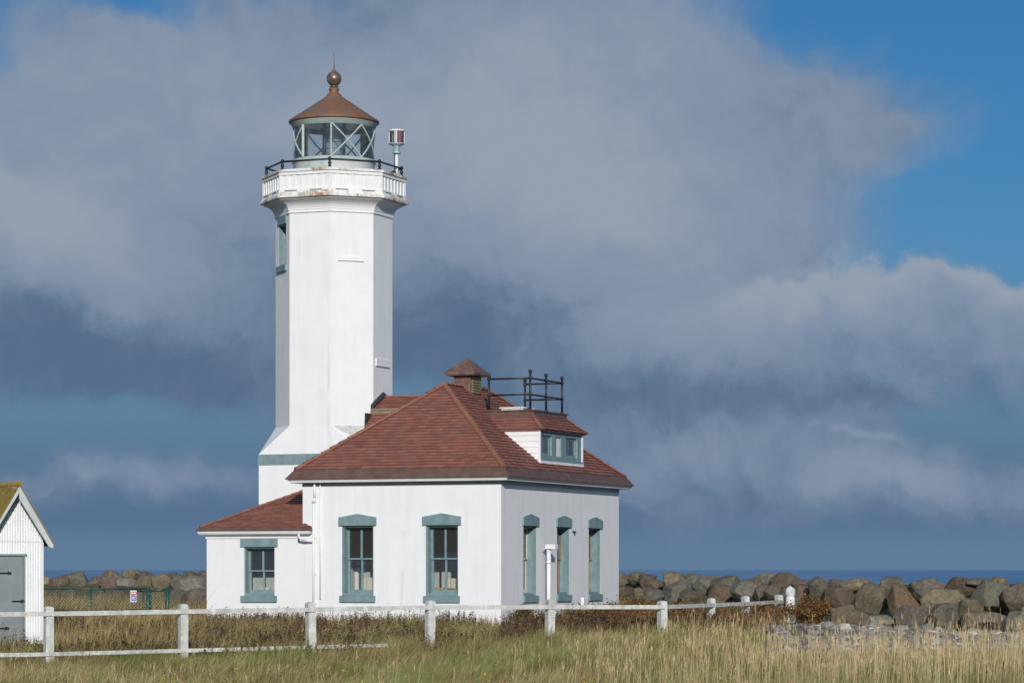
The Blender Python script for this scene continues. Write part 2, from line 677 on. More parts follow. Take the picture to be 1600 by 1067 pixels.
def window(parent, fr, uc, w, z0, z1, gable=True, sash='trim', rec=.30, zmid=None, muntin=True, lint=.10, name='window'):
    """recessed sash window: one part (lining and sashes) with glass, sill and lintel as sub-parts"""
    a, c = uc - w / 2, uc + w / 2
    e = .003
    f = MB()
    t = .05
    # lining of the recess, then the outer frame step
    f.box((a + e, -rec - .04, z0 + e), (a + t, -.05, z1 - e), fr)
    f.box((c - t, -rec - .04, z0 + e), (c - e, -.05, z1 - e), fr)
    f.box((a + t, -rec - .04, z1 - t), (c - t, -.05, z1 - e), fr)
    f.box((a + e, -.05, z0 + e), (a + .022, -.004, z1 - e), fr)
    f.box((c - .022, -.05, z0 + e), (c - e, -.004, z1 - e), fr)
    f.box((a + t, -rec - .04, z0 + e), (c - t, -.05, z0 + .07), fr)
    zmid = zmid if zmid is not None else (z0 + z1) / 2 + .06
    st = .065
    win = f.build(name, 'trim', parent)
    f = MB()
    for (q0, q1, dd) in ((z0 + .07, zmid, -rec - .03), (zmid - .03, z1 - t, -rec + .012)):
        bot = .10 if q0 < zmid - .05 else .045
        f.box((a + t, dd, q0), (a + t + st, dd + .04, q1), fr)
        f.box((c - t - st, dd, q0), (c - t, dd + .04, q1), fr)
        f.box((a + t + st, dd, q0), (c - t - st, dd + .04, q0 + bot), fr)
        f.box((a + t + st, dd, q1 - .045), (c - t - st, dd + .04, q1), fr)
        if muntin:
            f.box((uc - .028, dd + .002, q0 + bot), (uc + .028, dd + .042, q1 - .045), fr)
    f.build('sash', sash, win)
    g = MB()
    for (q0, q1, dd) in ((z0 + .17, zmid - .045, -rec - .01), (zmid + .015, z1 - t - .045, -rec + .03)):
        g.face([fr(a + t + st, dd, q0), fr(c - t - st, dd, q0), fr(c - t - st, dd, q1), fr(a + t + st, dd, q1)])
    g.build('glass', 'glass', win)
    s = MB()
    s.hexa([fr(*q) for q in ((a - .06, -.06, z0 - .19), (c + .06, -.06, z0 - .19), (c + .06, .07, z0 - .19), (a - .06, .07, z0 - .19),
                              (a - .06, -.06, z0 + .01), (c + .06, -.06, z0 + .01), (c + .06, .07, z0 - .012), (a - .06, .07, z0 - .012))])
    s.build('sill', 'trim', win)
    l = MB()
    hh = .24
    if gable:
        l.prism([(a - .095, z1), (c + .095, z1), (c + .095, z1 + hh), (uc, z1 + hh + lint), (a - .095, z1 + hh)], -.05, .06, fr)
    else:
        l.prism([(a - .08, z1), (c + .08, z1), (c + .08, z1 + hh), (a - .08, z1 + hh)], -.05, .05, fr)
    l.build('lintel', 'trim', win)
    return win


WZ0, WZ1 = .845, 2.85
FW = [-4.464, -1.82]
RW = [2.15, 4.77, 7.38]
AWX = -7.646
WALLTOP = 4.10
TH = .34
w = MB()
wall_panel(w, front, -HW, 0, 0, WALLTOP, [(x - .5, x + .5, WZ0, WZ1) for x in FW], TH)
wall_panel(w, right, 0, HD, 0, WALLTOP, [(y - .5, y + .5, WZ0, WZ1) for y in RW], TH)
w.face([(-HW, 0, 0), (-HW, HD, 0), (-HW, HD, WALLTOP), (-HW, 0, WALLTOP)])
w.face([(-HW, HD, 0), (0, HD, 0), (0, HD, WALLTOP), (-HW, HD, WALLTOP)])
w.build('wall', 'wall', house)
w = MB()
w.box((-HW - .02, -.03, -.5), (0, 0, .09))
w.box((0, -.03, -.5), (.03, HD + .02, .09))
w.build('plinth', 'white', house)

# rooms behind the windows
w = MB()
w.box((-HW + .02, TH + .01, .28), (-TH - .01, HD - .05, .34))
w.build('room_floor', 'floorboard', house)
w = MB()
w.box((-HW + .02, TH + .02, 3.55), (-TH - .02, HD - .05, 3.6))
w.box((-HW + .02, 3.3, .34), (-TH - .3, 3.4, 3.55))
w.box((-HW + .03, TH + .02, .34), (-HW + .1, 3.3, 3.55))
w.build('room_partition', 'room', house)

for x in FW:
    window(house, front, x, 1.0, WZ0, WZ1)
for y, sm_ in zip(RW, ('sash_cream', 'sash_brown', 'sash_tan')):
    window(house, right, y, 1.0, WZ0, WZ1, sash=sm_)

# frieze and cornice
w = MB()
w.box((-HW - .012, -.012, 3.985), (.014, -.001, 4.098))
w.box((.002, .0, 3.987), (.012, HD + .012, 4.096))
w.build('frieze', 'frieze', house)
w = MB()
OH = .35
x0, x1, y0, y1 = -HW - OH, OH, -OH, HD + OH
# soffit boards, then a stepped crown board
w.box((x0 + .06, y0 + .06, 4.10), (x1 - .06, .02, 4.13))
w.box((-.02, .02, 4.10), (x1 - .06, y1 - .06, 4.13))
w.box((x0 + .06, .02, 4.10), (-HW + .02, y1 - .06, 4.13))
w.box((-HW + .02, HD - .02, 4.10), (-.02, y1 - .06, 4.13))
CORN = [(.20, 4.10), (.255, 4.085), (.27, 4.10), (.285, 4.115), (.335, 4.19), (.335, 4.20), (.2, 4.2)]
w.loft([[(-HW - o_, -o_, z), (o_, -o_, z), (o_, HD + o_, z), (-HW - o_, HD + o_, z)] for o_, z in CORN])
w.build('cornice', 'white', house)


# --- tiled planes
def tile_plane(mb, O, U, V, poly, exposure=.146, tw=.235, seed=1, lift=.038):
    """poly: convex outline in (u, v) metres on the plane O + uU + vV; one raised quad per tile"""
    O, U, V = Vector(O), Vector(U).normalized(), Vector(V).normalized()
    N = U.cross(V).normalized()
    if N.z < 0:
        N = -N
    r = random.Random(seed)
    vmin, vmax = min(p[1] for p in poly), max(p[1] for p in poly)

    def lim(v):
        xs_ = []
        n = len(poly)
        for i in range(n):
            (ua, va), (ub, vb) = poly[i], poly[(i + 1) % n]
            if abs(va - vb) < 1e-9:
                if abs(v - va) < 1e-6:
                    xs_ += [ua, ub]
                continue
            t = (v - va) / (vb - va)
            if -1e-6 <= t <= 1 + 1e-6:
                xs_.append(ua + t * (ub - ua))
        return (min(xs_), max(xs_)) if xs_ else None

    rows = max(1, round((vmax - vmin) / exposure))
    ex = (vmax - vmin) / rows
    for k in range(rows):
        va, vb = vmin + k * ex, vmin + (k + 1) * ex
        la, lb = lim(va + 1e-5), lim(vb - 1e-5)
        if not la or not lb:
            continue
        u0, u1 = la
        off = (k % 2) * tw * .5 + r.uniform(-.03, .03)
        cuts = [u0] + [q for q in np.arange(math.floor(u0 / tw) * tw + off, u1, tw) if u0 + .02 < q < u1 - .02] + [u1]
        for i in range(len(cuts) - 1):
            a, b_ = cuts[i], cuts[i + 1]
            j = r.uniform(-.007, .007)
            sag = r.uniform(-.006, .006)
            at_, bt = max(a, lb[0]), min(b_, lb[1])
            if bt < at_:
                at_ = bt = (max(min(a, lb[1]), lb[0]))
            tl = lift + j
            p0 = O + U * a + V * (va - .012 + sag) + N * tl
            p1 = O + U * b_ + V * (va - .012 + sag) + N * tl
            p2 = O + U * bt + V * (vb + .004) + N * .006
            p3 = O + U * at_ + V * (vb + .004) + N * .006
            q = (i + .5 + 97 * seed, k + .5)
            mb.face([p0, p1, p2, p3], [q] * 4)
            mb.face([O + U * a + V * va - N * .01, O + U * b_ + V * va - N * .01, p1, p0], [q] * 4)


def hip_caps(mb, p0, p1, r=.105, step=.30, seed=3, arc=2.5):
    p0, p1 = Vector(p0), Vector(p1)
    L = (p1 - p0).length
    d = (p1 - p0).normalized()
    side = d.cross(Vector((0, 0, 1))).normalized()
    up = side.cross(d).normalized()
    n = int(L / step)
    rr = random.Random(seed)
    for k in range(n):
        a, b_ = p0 + d * (k * L / n - .03), p0 + d * ((k + 1) * L / n)
        ra, rb = r * rr.uniform(1.0, 1.08), r * .78
        m_ = 7
        vs = []
        for p, q in ((a, ra), (b_, rb)):
            for i in range(m_ + 1):
                t = -arc / 2 + arc * i / m_
                vs.append(p + side * (q * math.sin(t)) + up * (q * math.cos(t) - r * .45))
        fs = [(i, i + 1, m_ + 2 + i, m_ + 1 + i) for i in range(m_)]
        q = (k + .5, seed * 31 + .5)
        for f in fs:
            mb.face([vs[x] for x in f], [q] * 4)
        c = a - up * r * .3
        for i in range(m_):
            mb.face([c, vs[i + 1], vs[i]], [q] * 3)


TZ, TO = 4.47, .14
RZ = 7.05
run = 3.115 + TO
SL = math.hypot(run, RZ - TZ)
vz = (RZ - TZ) / SL
vh = run / SL
tx0, tx1, ty0, ty1 = -HW - TO, TO, -TO, HD + TO
Wd, Dp = tx1 - tx0, ty1 - ty0
roof = MB()
tile_plane(roof, (tx0, ty0, TZ), (1, 0, 0), (0, vh, vz), [(0, 0), (Wd, 0), (Wd / 2, SL)], seed=1)
tile_plane(roof, (tx1, ty0, TZ), (0, 1, 0), (-vh, 0, vz), [(0, 0), (Dp, 0), (Dp - run, SL), (run, SL)], seed=2)
tile_plane(roof, (tx1, ty1, TZ), (-1, 0, 0), (0, -vh, vz), [(0, 0), (Wd, 0), (Wd / 2, SL)], seed=3)
tile_plane(roof, (tx0, ty1, TZ), (0, -1, 0), (vh, 0, vz), [(0, 0), (Dp, 0), (Dp - run, SL), (run, SL)], seed=4)
ro = roof.build('roof', 'tile', house)
hc = MB()
apF, apB = (-3.115, 3.115, RZ), (-3.115, HD - 3.115, RZ)
for i, (c_, a_) in enumerate(((( tx0, ty0), apF), ((tx1, ty0), apF), ((tx1, ty1), apB), ((tx0, ty1), apB))):
    hip_caps(hc, (c_[0], c_[1], TZ + .03), (a_[0], a_[1], a_[2] + .03), seed=i + 2)
hip_caps(hc, (apF[0], apF[1], RZ + .03), (apB[0], apB[1], RZ + .03), seed=9)
hc.build('hip_cap', 'hip', ro)
g = MB()


def ring_band(mb, prof):
    """prof: list of (overhang, z) swept round the eaves of the main roof"""
    rings = []
    for o_, z in prof:
        rings.append([(-HW - o_, -o_, z), (o_, -o_, z), (o_, HD + o_, z), (-HW - o_, HD + o_, z)])
    mb.loft(rings)


ring_band(g, [(.335, 4.19), (.385, 4.19), (.385, 4.215), (.37, 4.225), (.195, 4.455), (.20, 4.475), (.165, 4.485), (.10, 4.44)])
g.build('gutter', 'gutter', ro)

# --- ventilator on the ridge
cu = MB()
cx0, cx1, cy0, cy1 = -3.385, -2.845, 4.41, 5.22
cu.box((cx0, cy0, 6.6), (cx1, cy1, 7.40))
cupola = cu.build('ventilator', 'cupola', house)
cu = MB()
e = .20
cu.box((cx0 - e, cy0 - e, 7.40), (cx1 + e, cy1 + e, 7.43))
cu.box((cx0 - e - .02, cy0 - e - .02, 7.43), (cx1 + e + .02, cy1 + e + .02, 7.51))
ax, ay = (cx0 + cx1) / 2, (cy0 + cy1) / 2
b0 = [(cx0 - e, cy0 - e, 7.51), (cx1 + e, cy0 - e, 7.51), (cx1 + e, cy1 + e, 7.51), (cx0 - e, cy1 + e, 7.51)]
for i in range(4):
    cu.face([b0[i], b0[(i + 1) % 4], (ax, ay, 7.96)])
cu.tube((ax, ay, 7.9), (ax, ay, 8.0), .035, .01, 8)
cu.build('ventilator_roof', 'cupola', cupola)
cu = MB()
cu.box((cx1 + .004, cy0 + .09, 6.88), (cx1 + .03, cy1 - .06, 7.38))
for k in range(6):
    z = 6.9 + k * .08
    cu.hexa([(cx1 + .03, cy0 + .12, z), (cx1 + .06, cy0 + .12, z - .02), (cx1 + .06, cy1 - .09, z - .02), (cx1 + .03, cy1 - .09, z),
             (cx1 + .03, cy0 + .12, z + .02), (cx1 + .06, cy0 + .12, z), (cx1 + .06, cy1 - .09, z), (cx1 + .03, cy1 - .09, z + .02)])
cu.build('louvre', 'louvre', cupola)

# --- dormer with the roof deck
DX, DY0, DY1, DZ0, DZ1 = -.15, 3.26, 6.69, 4.64, 5.68


def dfr(u, d, z):
    return (DX + d, u, z)


d_ = MB()
panes = [(DY0 + .16, DY0 + .98), (DY0 + 1.34, DY0 + 1.74), (DY0 + 2.12, DY0 + 3.06)]
# cheeks of lapped boards
nb = 6
bh = (DZ1 - DZ0) / nb
for side, yy in ((-1, DY0), (1, DY1)):
    for k in range(nb):
        z0_, z1_ = DZ0 + k * bh, DZ0 + (k + 1) * bh - .004
        xa = -TO - .0 - (z0_ - TZ) / (vz / vh) - .05 + TO
        xb = -(z1_ - TZ) / (vz / vh) - .25
        yo = yy + side * .022
        yi = yy + side * .004
        d_.mesh([(DX - .02, yo, z0_), (xb, yo, z0_), (xb, yi, z1_), (DX - .02, yi, z1_), (DX - .02, yy, z0_), (xb, yy, z0_)],
                [(0, 1, 2, 3), (0, 4, 5, 1)])
d_.box((DX - .02, DY0 - .035, DZ0), (DX + .035, DY0 + .03, DZ1))
d_.box((DX - .02, DY1 - .03, DZ0), (DX + .035, DY1 + .035, DZ1))
d_.box((DX - .05, DY0 - .03, DZ0 - .1), (DX + .055, DY1 + .03, DZ0 + .13))
d_.box((DX - .10, panes[1][0] - .04, DZ0 + .25), (DX - .07, panes[1][1] + .04, DZ1 - .12))
dorm = d_.build('dormer', 'clap', house)
f = MB()
fz0, fz1 = DZ0 + .13, DZ1
wall_panel(f, dfr, DY0 + .03, DY1 - .03, fz0, fz1, [(a, b_, fz0 + .17, fz1 - .15) for a, b_ in panes], .10, back=False)
f.box((DX + .001, DY0 + .03, fz0), (DX + .045, DY1 - .03, fz0 + .07))
f.box((DX + .001, DY0 + .03, fz1 - .06), (DX + .04, DY1 - .03, fz1 - .004))
for a, b_ in (panes[0], panes[2]):
    f.box((DX - .10, a, fz0 + .17), (DX - .06, a + .07, fz1 - .15))
    f.box((DX - .10, b_ - .07, fz0 + .17), (DX - .06, b_, fz1 - .15))
    f.box((DX - .10, a + .07, fz0 + .17), (DX - .06, b_ - .07, fz0 + .24))
    f.box((DX - .10, a + .07, fz1 - .21), (DX - .06, b_ - .07, fz1 - .15))
f.build('window_frame', 'trim', dorm)
for a, b_ in (panes[0], panes[2]):
    f = MB()
    f.face([dfr(a + .07, -.08, fz0 + .24), dfr(b_ - .07, -.08, fz0 + .24), dfr(b_ - .07, -.08, fz1 - .21), dfr(a + .07, -.08, fz1 - .21)])
    f.build('glass', 'glass', dorm)
f = MB()
f.box((DX - 1.1, DY0 + .05, DZ0 + .1), (DX - 1.05, DY1 - .05, DZ1 - .05))
f.build('attic_partition', 'room', dorm)
for a, b_, s in ((panes[0][0], panes[0][1], .35), (panes[2][0], panes[2][1], .42)):
    f = MB()
    f.box((DX - .16, a + s, fz0 + .2), (DX - .14, a + s + .16, fz1 - .2))
    f.build('blind', 'cream', dorm)
# dormer roof: three tiled slopes up to a flat deck
eo = .13
ey0, ey1, ex1 = DY0 - .10, DY1 + .10, DX + eo
kk = .50
DKZ = 6.12
dt = MB()
sl = math.hypot(kk + .03, DKZ - DZ1)
rx, rz_ = (kk + .03) / sl, (DKZ - DZ1) / sl
fl = ey1 - ey0
tile_plane(dt, (ex1, ey0, DZ1 + .01), (0, 1, 0), (-rx, 0, rz_), [(0, 0), (fl, 0), (fl - kk, sl), (kk, sl)], seed=21, exposure=.13)
xb = -2.3
ln = ex1 - xb
tile_plane(dt, (ex1, ey0, DZ1 + .01), (-1, 0, 0), (0, rx, rz_), [(0, 0), (ln, 0), (ln, sl), (kk, sl)], seed=22, exposure=.13)
tile_plane(dt, (ex1, ey1, DZ1 + .01), (-1, 0, 0), (0, -rx, rz_), [(0, 0), (ln, 0), (ln, sl), (kk, sl)], seed=23, exposure=.13)
hip_caps(dt, (ex1, ey0, DZ1 + .03), (ex1 - kk, ey0 + kk, DKZ + .02), r=.08, step=.24, seed=31)
hip_caps(dt, (ex1, ey1, DZ1 + .03), (ex1 - kk, ey1 - kk, DKZ + .02), r=.08, step=.24, seed=32)
dt.box((xb, ey0 + .02, DZ1 - .03), (ex1 - .03, ey1 - .02, DZ1 + .005))
dt.build('dormer_roof', 'tile', dorm)
dk = MB()
dx1, dy0_, dy1_ = ex1 - kk + .03, ey0 + kk - .03, ey1 - kk + .03
dk.box((-2.45, dy0_, DKZ), (dx1, dy1_, DKZ + .13))
dk.box((-2.45, dy0_ - .04, DKZ + .13), (dx1 + .04, dy1_ + .04, DKZ + .17))
dk.build('roof_deck', 'gutter', dorm)
dk = MB()
dk.box((-1.75, 4.2, DKZ + .17), (-1.05, 4.95, DKZ + .25))
dk.box((-1.8, 4.15, DKZ + .25), (-1.0, 5.0, DKZ + .285))
dk.build('hatch', 'white', dorm)

# --- railing of the deck
rl = MB()
rl.tube((-.64, 3.75, DKZ + .17), (-.64, 3.75, DKZ + .2), .07, .05, 10)
railing = rl.build('deck_railing', 'iron', house)
dz = DKZ + .17
posts = [(-1.96, 3.75, .98), (-.64, 3.75, 1.10), (-.64, 5.0, 1.06), (-.64, 6.30, 1.05), (-1.85, 6.30, 1.02), (-1.9, 5.9, .99)]
for (x, y, h) in posts[:5]:
    p = MB()
    p.tube((x, y, dz), (x, y, dz + h), .035, .033, 10)
    p.ball((x, y, dz + h + .03), .058)
    p.ball((x, y, dz + .45), .055)
    p.ball((x, y, dz + .93), .058)
    p.tube((x, y, dz), (x, y, dz + .04), .07, .06, 10)
    p.build('post', 'iron', railing)
for a, b_ in zip(posts[:4], posts[1:5]):
    for h in (.45, .93):
        p = MB()
        p.tube((a[0], a[1], dz + h), (b_[0], b_[1], dz + h), .028, None, 8)
        mid = [(a[i] + b_[i]) / 2 for i in range(2)]
        p.build('rail', 'iron', railing)

# --- link roof between tower and house
lk = MB()
lz, lg = 6.84, 6.47
lx0, lx1 = -6.01, -3.0
sl = math.hypot(.80, lz - lg)
for s, y_e in ((1, 4.2), (-1, 5.8)):
    O = (lx0, y_e, lg)
    tile_plane(lk, O, (1, 0, 0), (0, s * .80 / sl, (lz - lg) / sl), [(0, 0), (lx1 - lx0, 0), (lx1 - lx0, sl), (0, sl)], seed=41 + s, exposure=.125)
    s2 = math.hypot(.45, .40)
    tile_plane(lk, (lx0, y_e - s * .53, 5.9), (1, 0, 0), (0, s * .45 / s2, .40 / s2), [(0, 0), (lx1 - lx0, 0), (lx1 - lx0, s2), (0, s2)], seed=51 + s, exposure=.125)
hip_caps(lk, (lx0 + .05, 5.0, lz + .02), (lx1, 5.0, lz + .02), r=.09, step=.26, seed=44)
link = lk.build('link_roof', 'tile', house)
g = MB()
for s, y_e in ((1, 4.2), (-1, 5.8)):
    ya, yb = sorted((y_e - s * .10, y_e + s * .02))
    g.box((lx0 + .02, ya, 6.29), (lx1, yb, 6.40))
    ya, yb = sorted((y_e - s * .13, y_e - s * .1))
    g.box((lx0 + .02, ya, 6.40), (lx1, yb, 6.455))
g.build('gutter', 'tanboard', link)
g = MB()
for s, y_e in ((1, 4.12), (-1, 5.88)):
    g.hexa([(lx0 + .005, y_e, 6.44), (lx0 + .10, y_e, 6.44), (lx0 + .10, y_e + s * .88, 6.86), (lx0 + .005, y_e + s * .88, 6.86),
            (lx0 + .005, y_e, 6.58), (lx0 + .10, y_e, 6.53), (lx0 + .10, y_e + s * .88, 6.95), (lx0 + .005, y_e + s * .88, 7.02)])
g.box((lx0 + .005, 3.7, 5.8), (lx0 + .06, 4.1, 6.3))
g.build('flashing', 'lead', link)
g = MB()
g.box((-6.0, 3.75, 3.9), (-4.6, 6.25, 5.88))
g.build('link_wall', 'wall', link)

# --- annex
AX0 = -9.38
a_ = MB()
wall_panel(a_, front, AX0, -HW - .001, 0, 2.62, [(AWX - .5, AWX + .5, .834, 2.25)], TH)
a_.face([(AX0, 0, 0), (AX0, 3.3, 0), (AX0, 3.3, 2.62), (AX0, 0, 2.62)])
a_.box((AX0 - .03, -.035, -.5), (-HW - .02, 0, .06))
a_.build('annex_wall', 'wall', house)
a_ = MB()
a_.box((AX0 + .05, 2.2, .2), (-HW - .02, 2.3, 2.6))
a_.box((AX0 + .05, TH + .02, .2), (-HW - .02, 2.2, .26))
a_.build('annex_partition', 'room', house)
window(house, front, AWX, 1.05, .834, 2.25, gable=False, zmid=1.56)
ar = MB()
P = .486
AE, AZ = .13, 2.82
ash = math.hypot(1, P)
va, vb = 1 / ash, P / ash
top = 2.73
tile_plane(ar, (AX0 - AE, -AE, AZ), (1, 0, 0), (0, va, vb),
           [(0, 0), (-5.97 - AX0 + AE, 0), (-HW - AX0 + AE, .26 * ash), (-HW - AX0 + AE, top * ash), (top, top * ash)], seed=61, exposure=.135)
tile_plane(ar, (AX0 - AE, 3.3, AZ), (0, -1, 0), (va, 0, vb), [(0, 0), (3.3 + AE, 0), (3.3 + AE - top, top * ash), (0, top * ash)], seed=62, exposure=.135)
tile_plane(ar, (-5.97, -AE, AZ), (0, 1, 0), (-va, 0, vb), [(0, 0), (.12, 0), (.12, .24 * ash), (.115, .24 * ash)], seed=63, exposure=.135)
zt = AZ + top * P
ar.face([(AX0 - AE + top, -AE + top, zt), (-HW, -AE + top, zt), (-HW, 3.3, zt), (AX0 - AE + top, 3.3, zt)], [(.5, .5)] * 4)
aro = ar.build('annex_roof', 'tile', house)
hc = MB()
hip_caps(hc, (AX0 - AE, -AE, AZ + .03), (AX0 - AE + top, -AE + top, zt + .03), r=.07, seed=66, step=.27)
hc.build('hip_cap', 'hip', aro)
g = MB()


def annex_band(mb, prof):
    rings = []
    for o_, z in prof:
        rings.append([(AX0 - o_, 3.3, z), (AX0 - o_, -o_, z), (-6.10 + o_, -o_, z), (-6.10 + o_, -.002, z)])
    n = 4
    vs = [p for r_ in rings for p in r_]
    mb.mesh(vs, [(j * n + k, j * n + k + 1, (j + 1) * n + k + 1, (j + 1) * n + k) for j in range(len(rings) - 1) for k in range(3)])


annex_band(g, [(.20, 2.715), (.24, 2.715), (.24, 2.735), (.165, 2.81), (.17, 2.83), (.12, 2.84), (.07, 2.81)])
g.build('gutter', 'gutter', aro)
g = MB()
annex_band(g, [(.0, 2.60), (.13, 2.60), (.13, 2.62), (.18, 2.625), (.205, 2.69), (.205, 2.715), (.15, 2.72)])
g.box((AX0 - .03, -.03, 2.50), (-6.232, -.001, 2.55))
g.build('annex_cornice', 'white', house)

# --- pipes on the front wall
for pts, r_ in (([(-5.80, -.10, 4.08), (-5.80, -.10, 3.65), (-5.85, -.07, 3.5), (-5.85, -.07, .1)], .036),
                ([(-5.64, -.05, 4.08), (-5.64, -.05, .75)], .024),
                ([(-6.20, -.32, 2.62), (-6.20, -.32, 2.52), (-6.08, -.2, 2.44), (-5.86, -.08, 2.40)], .036)):
    p = MB()
    p.polytube(pts, r_)
    if r_ > .03 and len(pts) == 4 and pts[0][2] > 4:
        for z in (3.55, 2.5, 1.45, .6):
            p.box((-5.92, -.045, z), (-5.78, -.0, z + .04))
    p.build('downpipe', 'white', house)
b = MB()
b.tube((.0, 5.55, 2.72), (.07, 5.55, 2.72), .03, .025, 8)
b.ball((.08, 5.55, 2.70), .035)
b.build('wall_bracket', 'lead', house)


# things seen inside the windows
def inside(name, label, cat, boxes, mat, grp=None):
    m_ = MB()
    for bx in boxes:
        m_.box(*bx)
    x = sum(q[0][0] + q[1][0] for q in boxes) / 2 / len(boxes)
    o_ = m_.build(name, mat)
    o_.location = CORNER
    o_.rotation_euler = (0, 0, ROT)
    return tag(o_, label, cat, grp)


yb = TH + .16
t_ = MB()
t_.box((-5.3, yb - .06, .87), (-3.6, yb + .5, .92))
for x in (-5.25, -3.7):
    for y in (yb, yb + .4):
        t_.box((x, y, .34), (x + .05, y + .05, .87))
o_ = t_.build('display_table', 'wood')
o_.location, o_.rotation_euler = CORNER, (0, 0, ROT)
tag(o_, 'wooden table just inside the left front window of the house', 'table')
inside('folder', 'cream upright folder in the middle of the left front window', 'folder', [((-4.58, yb, .92), (-4.43, yb + .2, 1.36))], 'cream')
inside('folder', 'wide cream folder right of the centre bar of the left front window', 'folder', [((-4.41, yb, .92), (-4.19, yb + .2, 1.36))], 'cream')
inside('folder', 'cream folder against the right edge of the left front window', 'folder', [((-4.17, yb, .92), (-3.98, yb + .2, 1.36))], 'cream')
inside('poster', 'dark blue poster hanging in the lower left pane of the left front window', 'poster', [((-4.84, yb + .30, 1.5), (-4.60, yb + .32, 1.82))], 'blue')
t_ = MB()
t_.box((-2.4, yb - .06, .87), (-1.1, yb + .5, .92))
for x in (-2.35, -1.2):
    for y in (yb, yb + .4):
        t_.box((x, y, .34), (x + .05, y + .05, .87))
o_ = t_.build('display_table', 'wood')
o_.location, o_.rotation_euler = CORNER, (0, 0, ROT)
tag(o_, 'wooden table just inside the right front window of the house', 'table')
inside('box', 'white box left of the centre bar in the right front window', 'box', [((-2.04, yb + .1, .92), (-1.82, yb + .35, 1.34))], 'cream')
inside('box', 'narrow white box right of the centre bar in the right front window', 'box', [((-1.80, yb + .1, .92), (-1.68, yb + .35, 1.34))], 'cream')
inside('box', 'wide white box at the right edge of the right front window', 'box', [((-1.65, yb + .1, .92), (-1.35, yb + .35, 1.34))], 'cream')
bar = [((-2.25, yb - .02, 1.03), (-1.3, yb + .0, 1.075))] + [((x, yb - .018, .92), (x + .03, yb - .002, 1.03)) for x in (-2.24, -1.95, -1.6, -1.36)]
inside('wooden_rail', 'low honey coloured wooden rail in front of the white boxes', 'rail', bar, 'wood')
inside('picture', 'framed pale print seen through the upper panes of the right front window', 'picture', [((-1.98, 2.0, 2.35), (-1.0, 2.03, 2.85))], 'cream')
inside('box', 'small cream box at left on the sill inside the annex window', 'box', [((-7.80, TH + .02, .98), (-7.70, TH + .1, 1.07))], 'cream')
inside('box', 'small cream box right of the centre bar inside the annex window', 'box', [((-7.66, TH + .02, .98), (-7.50, TH + .1, 1.07))], 'cream')

# ------------------------------------------------------------------ the lighthouse tower
TC = CORNER + Vector((SA * 5 - CA * 7.67, CA * 5 + SA * 7.67, 0))
tower = thing('lighthouse_tower', 'tall white octagonal lighthouse tower with rusty conical lantern roof', 'lighthouse', TC, ROT)


def octo(ap, z):
    r_ = ap / math.cos(math.pi / 8)
    return [(r_ * math.cos(R(22.5 + 45 * k)), r_ * math.sin(R(22.5 + 45 * k)), z) for k in range(8)]


# octo edge k runs from angle 22.5+45k to 67.5+45k: its face looks along 45(k+1)
SQ, AP = 1.71, 1.66
t_ = MB()
t_.loft([[(SQ, SQ, z), (-SQ, SQ, z), (-SQ, -SQ, z), (SQ, -SQ, z)] for z in (-.3, 5.09)])
hs = AP * math.tan(math.pi / 8)
zb = 5.95
for k in range(4):
    m_ = Matrix.Rotation(R(90 * k), 3, 'Z')
    t_.face([m_ @ Vector(p) for p in ((SQ, -SQ, 5.09), (SQ, SQ, 5.09), (AP, hs, zb), (AP, -hs, zb))])
    t_.face([m_ @ Vector(p) for p in ((SQ, SQ, 5.09), (hs, AP, zb), (AP, hs, zb))])
WF = 4      # the face towards local (-1,-1): narrow left-hand face with the window
t_.loft([octo(AP, zb), octo(AP, 12.40)], skip=(WF,))


def diag(u, d, z):
    """frame of the (-1,-1) face: u to the right as seen from outside"""
    n = Vector((-1, -1, 0)).normalized()
    uu = n.cross(Vector((0, 0, 1))) * -1
    p = n * (AP + d) + uu * u
    return (p.x, p.y, z)


wall_panel(t_, diag, -hs, hs, zb, 12.40, [(-.36, .36, 10.86, 12.12)], .30)
t_.build('shaft', 'wall', tower)
f = MB()
f.box((-.357, -.29, 10.863), (-.32, -.004, 12.117), diag)
f.box((.32, -.29, 10.863), (.357, -.004, 12.117), diag)
f.box((-.32, -.29, 12.08), (.32, -.004, 12.117), diag)
f.box((-.32, -.29, 10.863), (.32, -.004, 10.9), diag)
f.box((-.32, -.32, 11.45), (.32, -.26, 11.51), diag)
f.box((-.03, -.318, 10.9), (.03, -.262, 12.08), diag)
win = f.build('window', 'trim', tower)
g = MB()
g.face([diag(-.32, -.285, 10.9), diag(.32, -.285, 10.9), diag(.32, -.285, 12.08), diag(-.32, -.285, 12.08)])
g.build('glass', 'glass', win)
g = MB()
g.box((-.42, -.03, 12.12), (.42, .045, 12.385), diag)
g.build('lintel', 'trim', win)
g = MB()
g.box((-.45, -.05, 10.68), (.45, .07, 10.86), diag)
g.build('sill', 'trim', win)
t_ = MB()
t_.loft([[(q, q, z), (-q, q, z), (-q, -q, z), (q, -q, z)] for q, z in ((SQ, 4.76), (SQ + .022, 4.765), (SQ + .022, 5.085), (SQ - .02, 5.095))])
t_.build('band', 'trim', tower)
